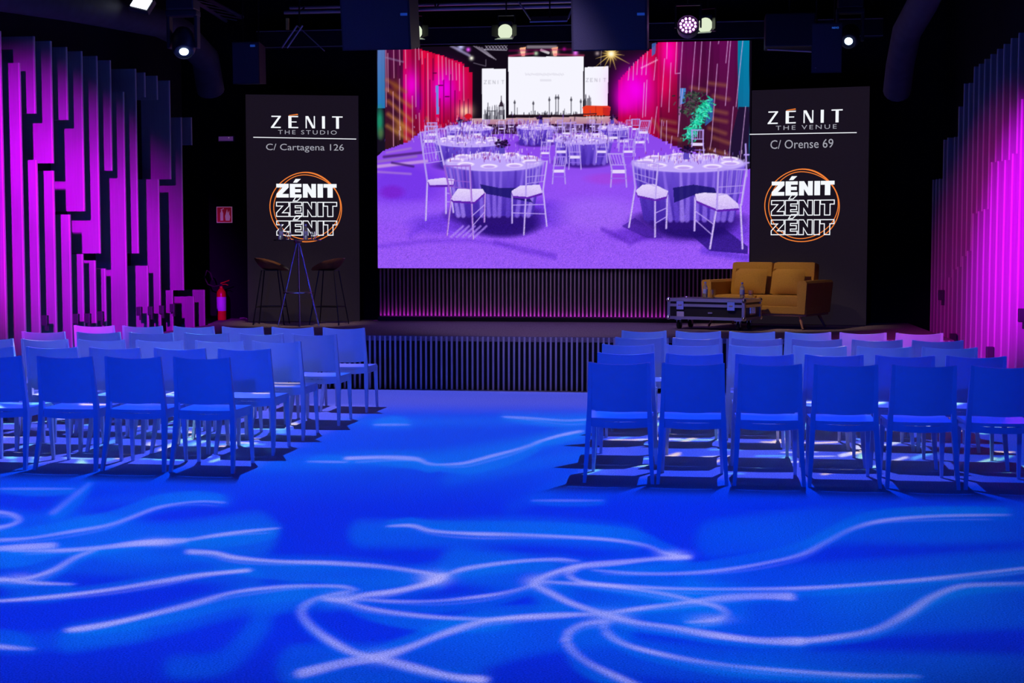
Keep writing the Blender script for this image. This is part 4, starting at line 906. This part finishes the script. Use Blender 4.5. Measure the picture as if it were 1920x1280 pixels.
def loudspeaker(cx, cy, Y, wpx, hpx, lab, depth=.45, taper=.0, tilt=0.0, grp='hung loudspeakers', logo=None, text=None):
    p = on_y(cx, cy, Y); sc = (p - CAM).dot(FW) / F; w, h = wpx * sc, hpx * sc
    t = thing('loudspeaker', p, lab, 'loudspeaker', grp)
    M = Matrix.Rotation(tilt, 4, 'X')
    q = [(-w / 2, 0, -h / 2), (w / 2, 0, -h / 2), (w / 2, 0, h / 2), (-w / 2, 0, h / 2)]; r = [(x * (1 - taper), depth, z * (1 - taper * .4)) for x, y, z in q]
    b = MB(); b.sweep([[M @ Vector(v) for v in q], [M @ Vector(v) for v in r]]); b.build('cabinet', dark_plastic, t)
    b = MB(); b.box((0, -.006, 0), (w * .95, .012, h * .95)); o = b.build('front_grille', grille, t); o.matrix_local = M
    b = MB()
    for s in (-1, 1): b.tube([(s * w * .3, depth * .5, h * .48), (s * w * .3, depth * .5, CEIL - p.z)], .010, 6)
    b.build('suspension', black_metal, t)
    if logo: 
        b = MB(); b.box((w * logo[0], -.016, h * logo[1]), (w * logo[2], .006, h * logo[3])); o = b.build('brand_plate', mat('blue_badge', (.02, .06, .3), .4, emis=(.01, .05, .3), estr=.6), t); o.matrix_local = M
    if text:
        v, f = text_polys(text, 1.0); b = MB(); s_ = w * .22
        b._add([Vector((w * .27 + (x - .5) * s_, -.016, h * .40 + (z - .5) * s_ * .28)) for x, z in v], f); o = b.build('brand_lettering', mat('blue_badge2', (.1, .3, .8), .4, emis=(.03, .16, .7), estr=.8), t); o.matrix_local = M  # lettering glows faintly so that it shows in the dark, no light source
        b = MB().lathe([(.001, 0), (.012, 0), (.001, .004)], (-w * .36, -.014, -h * .40), 10); o = b.build('round_badge', alu, t); o.matrix_local = M
    return t
loudspeaker(704, 44, 15.2, 132, 98, 'big navy loudspeaker box hung over the left of the video wall', .5, .0, .19, logo=(.42, .16, .1, .05))
loudspeaker(1142, 44, 15.2, 142, 100, 'big navy loudspeaker box hung over the right of the video wall', .5, .0, .19, logo=(.42, .16, .1, .05))
loudspeaker(461, 118, 17.2, 52, 78, 'narrow black loudspeaker hung above the left LED panel', .4, .25, .04, logo=(.28, .40, .18, .05))
loudspeaker(1550, 90, 17.0, 56, 92, 'narrow black loudspeaker hung above the right LED panel', .4, .25, .05, text='NEXO')

def moving_head(cx, cy, Y, target, lab, power):
    p = on_y(cx, cy, Y); t = thing('moving_head', p, lab, 'stage light', 'moving head lights')
    d = (Vector(target) - p).normalized(); M = d.to_track_quat('-Z', 'Y').to_matrix().to_4x4()
    b = MB().lathe([(.001, .30), (.09, .30), (.115, .24), (.12, .05), (.10, 0.0), (.088, -.004), (.088, .012), (.001, .012)], n=20); o = b.build('head', dark_plastic, t, smooth=True); o.matrix_local = M
    b = MB().lathe([(.001, .006), (.045, .003), (.048, .010), (.001, .011)], n=20); o = b.build('lens', lens_blue, t, smooth=True); o.matrix_local = M
    c = M @ Vector((0, 0, .16))
    b = MB()
    for s in (-1, 1): b.box((c.x + s * .15, c.y, c.z + .10), (.035, .10, .34), bev=.01)
    b.box((c.x, c.y, c.z + .29), (.335, .14, .06), bev=.01); b.build('yoke', dark_plastic, t)
    MB().box((c.x, c.y, c.z + .38), (.30, .22, .12), bev=.015).build('base', dark_plastic, t)
    MB().tube([(c.x, c.y, c.z + .43), (c.x, c.y, CEIL - p.z)], .014, 8).build('suspension', black_metal, t)
    s = spot('moving_head_beam', p + d * .02, target, power, (.05, .25, 1.0), 26, .6, .03); 
    return t
moving_head(345, 98, 14.4, (-4.2, 11.5, 0), 'moving head with bright blue lens under the left truss', 160)
moving_head(1591, 78, 17.7, (0.5, 11.8, 0), 'moving head with bright blue lens beside the right loudspeaker', 160)
# blinder panel, upper left
p = on_y(265, 6, 14.6); bl = thing('led_blinder', p, 'bright white square LED blinder at the top left', 'stage light', rz=.0)
Mb = Matrix.Rotation(-.55, 4, 'X') @ Matrix.Rotation(.30, 4, 'Y')
o = MB().box((0, .03, 0), (.24, .06, .17), bev=.006).build('housing', dark_plastic, bl); o.matrix_local = Mb
o = MB().box((0, -.004, 0), (.20, .008, .13)).build('light_panel', lens_panel, bl); o.matrix_local = Mb
MB().tube([(0, .05, .05), (0, .05, CEIL - p.z)], .012, 6).build('suspension', black_metal, bl)
# LED par with magenta cells
p = on_y(1290, 46, 16.6); pr = thing('led_par', p, 'round LED par lamp with glowing magenta cells', 'stage light')
Mp = Matrix.Rotation(math.radians(68), 4, 'X')
o = MB().lathe([(.001, -.16), (.08, -.16), (.125, -.10), (.13, .0), (.12, .0), (.115, -.02), (.001, -.02)], n=24).build('housing', dark_plastic, pr, smooth=True); o.matrix_local = Mp
pts = [(0, 0)] + [(.042 * math.cos(k * 2 * math.pi / 6), .042 * math.sin(k * 2 * math.pi / 6)) for k in range(6)] + [(.085 * math.cos(.3 + k * 2 * math.pi / 12), .085 * math.sin(.3 + k * 2 * math.pi / 12)) for k in range(12)]
for q in pts: o = MB().lathe([(.001, .004), (.013, .0), (.014, -.012), (.001, -.012)], (q[0], q[1], -.004), 10).build('led_cell', lens_mag, pr); o.matrix_local = Mp
b = MB()
for s in (-1, 1): b.box((s * .145, .05, .10), (.02, .04, .26))
b.box((0, .05, .23), (.31, .04, .02)); b.tube([(0, .05, .23), (0, .05, CEIL - p.z)], .012, 6); b.build('yoke', black_metal, pr)
def fresnel(cx, cy, Y, rz, lab):
    p = on_y(cx, cy, Y); t = thing('fresnel_lamp', p, lab, 'stage light', 'fresnel lamps over the video wall', rz)
    MB().box((0, .12, .03), (.17, .22, .19), bev=.02).build('housing', dark_plastic, t)
    MB().lathe([(.001, -.012), (.07, -.01), (.095, 0), (.001, .002)], (0, 0, -.01), 20, Matrix.Rotation(math.radians(90), 4, 'X')).build('lens', lens_warm, t, smooth=True)
    bd = mat('barn_door_lit', (.55, .58, .5), .5, emis=(.35, .42, .3), estr=.5)  # glow in the material stands in for lamplight on the lower flap
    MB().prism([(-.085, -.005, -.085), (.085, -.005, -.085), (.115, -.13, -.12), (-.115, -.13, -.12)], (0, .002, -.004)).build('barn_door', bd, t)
    for s in (-1, 1): MB().prism([(s * .09, -.005, -.08), (s * .09, -.005, .08), (s * .16, -.10, .06), (s * .16, -.10, -.07)], (.003, 0, 0)).build('barn_door', black_metal, t)
    b = MB()
    for s in (-1, 1): b.box((s * .105, .10, .10), (.012, .03, .22))
    b.box((0, .10, .21), (.22, .03, .012)); b.tube([(0, .10, .21), (0, .10, CEIL - p.z)], .010, 6); b.build('yoke', black_metal, t)
fresnel(778, 58, 18.0, .3, 'fresnel lamp with pale lit lens beside the left navy loudspeaker'); fresnel(947, 58, 18.0, 0, 'fresnel lamp with pale lit lens above the middle of the video wall'); fresnel(1322, 46, 18.0, -.3, 'fresnel lamp with pale lit lens right of the magenta par')
# pale ceiling panel, ducts
p = on_y(1030, 36, 17.6); cp = thing('access_panel', p, 'pale tilted metal panel under the ceiling above the video wall', 'panel')
MB().box((0, 0, 0), (.46, .22, .015), Matrix.Rotation(.42, 4, 'X')).build('sheet', pale_panel, cp); MB().tube([(-.23, 0, 0), (-.38, 0, .22)], .012, 6).build('strut', alu, cp); MB().tube([(.23, 0, 0), (.28, 0, .12)], .012, 6).build('strut', alu, cp); MB().tube([(.35, 0, -.02), (.28, 0, .12)], .012, 6).build('strut', alu, cp)
MB().tube([(0, .05, 0), (0, .05, CEIL - p.z)], .01, 6).build('suspension', black_metal, cp)
da = [on_y(-40, -20, 12.2), on_y(130, 8, 13.8), on_y(300, 42, 15.8), on_y(340, 62, 16.3), on_y(385, 110, 16.9), on_y(395, 170, 17.2)]
tag(MB().tube(da, .17, 16).build('air_duct', duct_mat, smooth=True), 'dark round air duct running along the upper left', 'duct')
dbp = [on_y(1760, -60, 13.5), on_y(1728, 10, 14.5), on_y(1700, 60, 15.3), on_y(1688, 120, 15.8), on_y(1682, 170, 16.2)]
tag(MB().tube(dbp, .15, 16).build('air_duct', duct_mat, smooth=True), 'dark bent air duct at the upper right', 'duct')
p = on_y(1480, 60, 18.6); bx_ = thing('wall_amplifier', p, 'dark boxy unit hung between the video wall and right loudspeaker', 'equipment')
MB().box((0, 0, 0), (.62, .4, .42), bev=.02).build('housing', dark_plastic, bx_); MB().tube([(-.28, -.2, -.24), (.3, -.2, -.28)], .012, 6).build('cable', steel_grey, bx_); MB().tube([(.0, 0, .2), (0, 0, CEIL - p.z)], .012, 6).build('suspension', black_metal, bx_)

# ------------------------------------------------------------------ light pattern projectors above the hall
def gobo_canvas():
    X0, Y0, X1, Y1 = -900, 700, 2800, 1700
    G = Canvas(X0, Y0, X1, Y1, 1); R = random.Random(21)
    white = np.zeros((G.h, G.w)); cyan = np.zeros((G.h, G.w))
    W, Cy = Canvas(X0, Y0, X1, Y1, 1), Canvas(X0, Y0, X1, Y1, 1)
    def sm(pts, n=6):                                     # Catmull-Rom
        out = []; P = [pts[0]] + list(pts) + [pts[-1]]
        for i in range(1, len(P) - 2):
            for k in range(n):
                t = k / n; a, b, c, d = [np.array(P[i + q], float) for q in (-1, 0, 1, 2)]
                out.append(tuple(.5 * (2 * b + (c - a) * t + (2 * a - 5 * b + 4 * c - d) * t * t + (3 * b - a - 3 * c + d) * t ** 3)))
        out.append(tuple(pts[-1])); return out
    def st(pts, w0, w1=None, al=.82, soft=2.0, halo=1.0):
        w1 = (w1 if w1 is not None else w0) * .64; w0 = w0 * .64; al *= .84; q = sm(pts); n = len(q); ws = [w0 + (w1 - w0) * i / (n - 1) for i in range(n)]
        ph = R.uniform(0, 6); ws = [w * (1 + .32 * math.sin(i * .31 + ph) * math.sin(i * .13 + 2 * ph)) for i, w in enumerate(ws)]
        for e in range(min(5, n // 3)): ws[e] *= (.35 + .13 * e) if w0 < 5.5 else 1; ws[-1 - e] *= (.35 + .13 * e) if w1 < 5.5 else 1
        W.line(q, ws, (1, 1, 1), al, soft)
        if n > 18: W.line([(x + R.uniform(-.6, .6), y + 5 + 3 * math.sin(i * .2 + ph)) for i, (x, y) in enumerate(q)][2:-2], [w * .35 for w in ws][2:-2], (1, 1, 1), al * .3, 1.6)
        if halo and n > 4:                                # translucent ribbon hanging off one side of the line
            sg = R.choice([-1, 1, 1]); amp = R.uniform(14, 30) * min(1.4, .5 + w0 / 10)
            rib = [(x, y + sg * amp * math.sin(math.pi * min(1, .15 + .85 * i / (n - 1)) * .8)) for i, (x, y) in enumerate(q)]
            Cy.poly(list(q) + rib[::-1], (1, 1, 1), .40 * halo)
            Cy.line(q, [w * 1.3 + 12 for w in ws], (1, 1, 1), .34 * halo, 7)
    S = [([(-60, 955), (0, 960), (25, 965), (35, 975), (15, 985), (-30, 992)], 9, 9), ([(-80, 1016), (0, 1012), (60, 1008), (130, 997), (200, 985), (245, 970), (300, 950), (370, 940), (420, 942)], 8, 3, .6),
         ([(-60, 1032), (0, 1028), (100, 1022)], 12, 17), ([(20, 1033), (120, 1031), (190, 1026), (260, 1018), (345, 1013)], 5, 14), ([(345, 1013), (400, 1004), (460, 996), (520, 990)], 9, 5, .7),
         ([(-40, 1092), (0, 1088), (50, 1084), (100, 1068), (140, 1045), (185, 1028)], 9, 6), ([(0, 1084), (60, 1092), (135, 1095)], 12, 4), ([(-80, 1128), (0, 1126), (100, 1118), (200, 1106), (300, 1090), (380, 1077), (465, 1069)], 5, 11),
         ([(130, 1181), (200, 1170), (280, 1152), (360, 1132), (430, 1112), (500, 1102), (570, 1098), (640, 1099), (668, 1106)], 13, 5), ([(355, 1034), (400, 1036), (440, 1045), (520, 1052), (620, 1055), (720, 1062), (800, 1074), (830, 1082)], 12, 6),
         ([(610, 1122), (650, 1124), (680, 1116), (740, 1108), (800, 1094), (832, 1080)], 10, 16, .95), ([(832, 1080), (870, 1066), (960, 1053), (1040, 1048), (1085, 1052)], 8, 5),
         ([(655, 1108), (592, 1122), (566, 1142), (576, 1166), (612, 1196), (660, 1222), (710, 1234), (780, 1252), (850, 1268), (905, 1274)], 6, 20), ([(565, 1262), (640, 1243), (710, 1231), (770, 1212), (830, 1188), (900, 1166), (960, 1158), (1050, 1153), (1130, 1150)], 22, 8),
         ([(640, 1126), (700, 1142), (800, 1155), (900, 1160), (960, 1158)], 8, 5), ([(665, 1122), (740, 1127), (820, 1126), (900, 1118), (960, 1108), (1012, 1092)], 5, 5),
         ([(728, 986), (772, 985), (810, 995), (880, 1000), (960, 1002), (1060, 1006), (1150, 1012), (1210, 1022), (1245, 1036), (1272, 1042)], 8, 5), ([(1290, 1044), (1230, 1047), (1160, 1054), (1090, 1060), (1050, 1070), (1012, 1084), (1000, 1096)], 12, 9),
         ([(1000, 1096), (1030, 1110), (1070, 1130), (1130, 1150), (1190, 1166), (1260, 1176), (1340, 1190), (1420, 1200), (1500, 1202)], 9, 17), ([(1500, 1202), (1560, 1195), (1640, 1180), (1700, 1150), (1745, 1120), (1795, 1100), (1850, 1095), (1960, 1092)], 14, 7, .65),
         ([(1090, 1060), (1066, 1075), (1090, 1090), (1160, 1098), (1260, 1103), (1380, 1104), (1500, 1102), (1620, 1095), (1740, 1085), (1850, 1073), (1960, 1060)], 7, 5), ([(1110, 1068), (1180, 1074), (1260, 1075), (1340, 1070), (1420, 1058), (1500, 1040), (1550, 1015), (1600, 990), (1660, 975), (1760, 967), (1890, 965)], 5, 6, .6),
         ([(1020, 1090), (1100, 1095), (1180, 1103), (1260, 1116), (1310, 1128), (1346, 1137), (1360, 1150), (1340, 1162), (1290, 1166)], 6, 8), ([(1130, 1150), (1200, 1140), (1280, 1130), (1350, 1121), (1420, 1117), (1482, 1118)], 7, 17, .75),
         ([(1140, 1165), (1092, 1170), (1062, 1190), (1070, 1215), (1100, 1240), (1150, 1265), (1230, 1300)], 9, 8), ([(1132, 1170), (1142, 1190), (1180, 1210), (1260, 1230), (1350, 1245), (1450, 1255), (1600, 1265), (1720, 1267)], 9, 4, .8),
         ([(-60, 1206), (0, 1212), (60, 1217)], 11, 5), ([(-300, 1010), (-200, 1040), (-90, 1034)], 8, 8), ([(1960, 1092), (2100, 1110), (2250, 1090)], 8, 8),
         ([(650, 859), (720, 857), (780, 860), (800, 868), (822, 871)], 9, 6, .7), ([(822, 871), (870, 868), (920, 855), (970, 842), (1010, 829)], 7, 5, .75), ([(1005, 829), (1050, 816), (1090, 808)], 4, 8, .95), ([(578, 865), (650, 866)], 3, 3, .5),
         ([(703, 796), (766, 796)], 4, 4, .7), ([(945, 781), (1000, 784), (1060, 788), (1105, 786)], 5, 2, .7), ([(1000, 938), (1130, 938)], 4, 2, .35), ([(0, 916), (136, 916)], 3, 3, .35), ([(98, 962), (168, 906)], 9, 7, .22)]
    for s in S: st(*s)
    for cx, cy, rd, rx, al in [(645, 1120, 12, 2.4, .55), (815, 1084, 13, 2.2, .7), (1006, 1090, 12, 2.0, .55), (1140, 1155, 12, 3.0, .55), (1262, 1040, 9, 3.0, .5), (712, 1232, 14, 2.0, .4), (1335, 1160, 9, 4.0, .35), (40, 1084, 9, 3.0, .4), (300, 1016, 8, 4.0, .4)]: W.glow(cx, cy, rd, (1, 1, 1), al, rx)
    # broad soft cyan sweeps
    for pts, w, al in [([(330, 1250), (420, 1240), (480, 1180), (500, 1140), (560, 1110)], 40, .38), ([(680, 1000), (820, 1000), (1000, 995), (1180, 1010)], 50, .5), ([(0, 1000), (140, 1000), (300, 1020), (480, 1000)], 80, .5),
                       ([(130, 1200), (300, 1170), (460, 1130), (640, 1120)], 44, .42), ([(560, 1250), (800, 1240), (980, 1190), (1150, 1170)], 80, .5), ([(1340, 1010), (1560, 985), (1760, 985), (1950, 980)], 70, .36), ([(1040, 1090), (1300, 1130), (1500, 1150), (1950, 1130)], 90, .5),
                       ([(1300, 1090), (1600, 1075), (1950, 1050)], 46, .42), ([(1080, 1190), (1200, 1230), (1420, 1250), (1920, 1262)], 70, .34), ([(0, 1205), (110, 1200), (260, 1185)], 34, .3), ([(480, 870), (760, 862), (880, 850), (1090, 815)], 26, .45), ([(640, 790), (860, 790), (1100, 785)], 14, .4), ([(860, 1060), (1000, 1080), (1040, 1120)], 70, .6), ([(620, 1115), (720, 1100), (820, 1080)], 50, .6), ([(20, 1050), (300, 1060), (470, 1085)], 46, .4), ([(1290, 1160), (1390, 1150)], 30, .4), ([(120, 950), (300, 930), (430, 935)], 16, .25),
                       ([(960, 950), (1080, 900), (1140, 880)], 24, .2), ([(840, 900), (1100, 850)], 22, .28)]:
        Cy.line(sm(pts), w, (1, 1, 1), al * .72, 9)
    rng = np.random.default_rng(9)
    def lowfreq(cell):
        g = rng.random((G.h // cell + 3, G.w // cell // 3 + 3)); yy = np.arange(G.h) / cell; xx = np.arange(G.w) / (cell * 3)
        i = xx.astype(int); j = yy.astype(int); fx = smooth01(0, 1, xx - i)[None]; fy = smooth01(0, 1, yy - j)[:, None]
        return (g[j][:, i] * (1 - fx) + g[j][:, i + 1] * fx) * (1 - fy) + (g[j + 1][:, i] * (1 - fx) + g[j + 1][:, i + 1] * fx) * fy
    n1 = lowfreq(26); n2 = lowfreq(60)
    white = W.a[..., 0] * (.5 + .6 * n1); white = np.clip(white, 0, 1); cyan = np.clip(blur(Cy.a[..., 0], 5) * (.60 + .80 * n2), 0, 1)
    px, py = np.meshgrid(np.arange(G.w) + .5 + X0, np.arange(G.h) + .5 + Y0)
    # wash light and its dimming, painted into the slide colours by zone of the hall
    base = np.zeros((G.h, G.w, 3)); base[:] = lin((0, 40, 230))
    dim = 1 - .30 * smooth01(1180, 1300, py) * 1 - .42 * smooth01(1250, 1980, px) * 1; base *= np.clip(dim, .25, 1)[..., None]
    base[..., 1] += .028 * (smooth01(940, 900, py) * 0 + smooth01(960, 860, py)) * np.clip(dim, .3, 1)
    lav = lin((66, 76, 208)); k = smooth01(782, 750, py)[..., None]; base = base * (1 - k) + lav * k * np.clip(1 - .25 * smooth01(1100, 1700, px), .4, 1)[..., None]
    d3 = CAM.z * F                                        # zones of the two seating blocks get a paler wash on the seats
    ff = np.stack([px.ravel(), py.ravel()], 1)
    rays = np.array(FW)[None] + np.array(RT)[None] * ((ff[:, :1] - 960) / F) + np.array(UP)[None] * ((640 - ff[:, 1:]) / F)
    tt = -CAM.z / rays[:, 2:]; gx = (rays[:, :1] * tt).reshape(px.shape); gy = (rays[:, 1:2] * tt).reshape(px.shape)
    inb = np.maximum(smooth01(-6.8, -6.5, gx) * smooth01(-3.2, -3.5, gx), smooth01(-.95, -.7, gx) * smooth01(2.4, 1.2, gx) * .8) * smooth01(9.95, 10.25, gy) * smooth01(14.6, 14.2, gy)
    kk = (inb * (.10 + .30 * n2))[..., None]; base = base * (1 - kk) + lin((136, 128, 250)) * kk
    c_cy = lin((0, 118, 246)); c_wh = lin((178, 176, 252))
    d3 = np.clip(1 - .35 * smooth01(1400, 1960, px), .3, 1)[..., None]
    a = base * (1 - cyan[..., None] * .8) + c_cy * d3 * cyan[..., None] * .8
    a = a * (1 - white[..., None]) + c_wh * d3 * white[..., None]
    G.a = a
    # short crisp fragments among the chair legs
    cols = [lin(c) for c in ((225, 225, 255), (120, 225, 235), (255, 225, 190), (170, 240, 215), (90, 170, 255))]
    for k in range(150):
        left = R.random() < .45; y = R.uniform(782, 892); x = R.uniform(-120, 600 - 1.9 * (y - 782)) if left else R.uniform(1150 - .5 * (y - 782), 1900)
        c = R.choice(cols); kind = R.random()
        if kind < .4: G.line([(x, y), (x + R.uniform(30, 90), y + R.uniform(-2, 2))], R.uniform(1.5, 3), c, .85, .8)
        elif kind < .8: L2 = R.uniform(20, 60); G.line([(x, y), (x + L2, y - L2 * R.uniform(.2, .42))], R.uniform(3, 7), c, .8, .8)
        else: h = R.uniform(8, 16); G.poly([(x, y), (x + R.uniform(8, 14), y - h), (x + 22, y), (x + 10, y + 2)], c, .85)
    return G
GOBO = gobo_canvas()
gobo_mat = attr_mat('gobo_glass', 'filter')
def projector(name, loc, lab, xr, yr, weight, nx, ny, I, dist=.30):
    """ellipsoidal projector: lamp, printed colour slide below it, open housing hung from the ceiling"""
    loc = Vector(loc); h = loc.z; k = dist / h
    t = thing('pattern_projector', loc, lab, 'projector', 'pattern projectors above the hall')
    def col(P):
        P = P + np.array(loc)
        D = (P - np.array(loc)); Fp = np.array(loc) + D * (h / dist)                      # point of the floor behind this slide point
        px, py = project_np(Fp); d = np.linalg.norm(Fp - np.array(loc), axis=1)
        L = GOBO.sample(px, py)
        ok = Fp[:, 1] > 2.0
        E = L * math.pi / FLOOR_ALB * (weight(Fp[:, 0], Fp[:, 1]) * ok)[:, None]
        return np.clip(E * (d ** 3 / h)[:, None] / I, 0, 1)
    x0, x1 = (xr[0] - loc.x) * k, (xr[1] - loc.x) * k; y0, y1 = (yr[0] - loc.y) * k, (yr[1] - loc.y) * k
    o = colour_grid('colour_slide', (x0, y0, -dist), (x1 - x0, 0, 0), (0, y1 - y0, 0), nx, ny, col, gobo_mat, t)
    b = MB(); zt = .25; zz = (zt - dist) / 2
    for a_, c_, sx, sy in ((x0 - .008, (y0 + y1) / 2, .016, y1 - y0 + .03), (x1 + .008, (y0 + y1) / 2, .016, y1 - y0 + .03), ((x0 + x1) / 2, y0 - .008, x1 - x0 + .03, .016), ((x0 + x1) / 2, y1 + .008, x1 - x0 + .03, .016)):
        b.box((a_, c_, zz), (sx, sy, zt + dist + .02))
    b.box(((x0 + x1) / 2, (y0 + y1) / 2, zt + .008), (x1 - x0 + .03, y1 - y0 + .03, .016)); b.build('housing', black_paint, t)
    MB().tube([((x0 + x1) / 2, (y0 + y1) / 2, zt), ((x0 + x1) / 2, (y0 + y1) / 2, CEIL - loc.z)], .02, 8).build('suspension', black_metal, t)
    s = spot('projector_lamp', loc, loc - Vector((0, 0, 1)), I * 4 * math.pi, (1, 1, 1), 150, 0.0, 0.0015); return t
w1 = lambda X, Y: 1 - smooth01(9.25, 9.75, Y)
wl = lambda X: 1 - smooth01(-3.0, -1.0, X)
wn = lambda Y: 1 - smooth01(11.75, 12.05, Y)              # rows 1-3 / rows 4-5 and the floor before the stage
projector('p', (-1.9, 7.0, 4.75), 'black pattern projector above the open floor', (-6.9, 3.2), (2.4, 9.9), w1, 560, 560, 620)
projector('p', (-4.3, 12.1, 4.75), 'black pattern projector above the rear rows of the left block', (-6.9, -.9), (9.1, 12.15), lambda X, Y: (1 - w1(X, Y)) * wl(X) * wn(Y), 330, 190, 360)
projector('p', (0.6, 12.1, 4.75), 'black pattern projector above the rear rows of the right block', (-3.1, 3.2), (9.1, 12.15), lambda X, Y: (1 - w1(X, Y)) * (1 - wl(X)) * wn(Y), 330, 190, 360)
projector('p', (-4.3, 14.2, 4.95), 'black pattern projector above the front rows of the left block', (-6.9, -.9), (11.65, 16.05), lambda X, Y: wl(X) * (1 - wn(Y)), 330, 230, 360)
projector('p', (0.6, 14.2, 4.95), 'black pattern projector above the front rows of the right block', (-3.1, 3.2), (11.65, 16.05), lambda X, Y: (1 - wl(X)) * (1 - wn(Y)), 330, 230, 360)
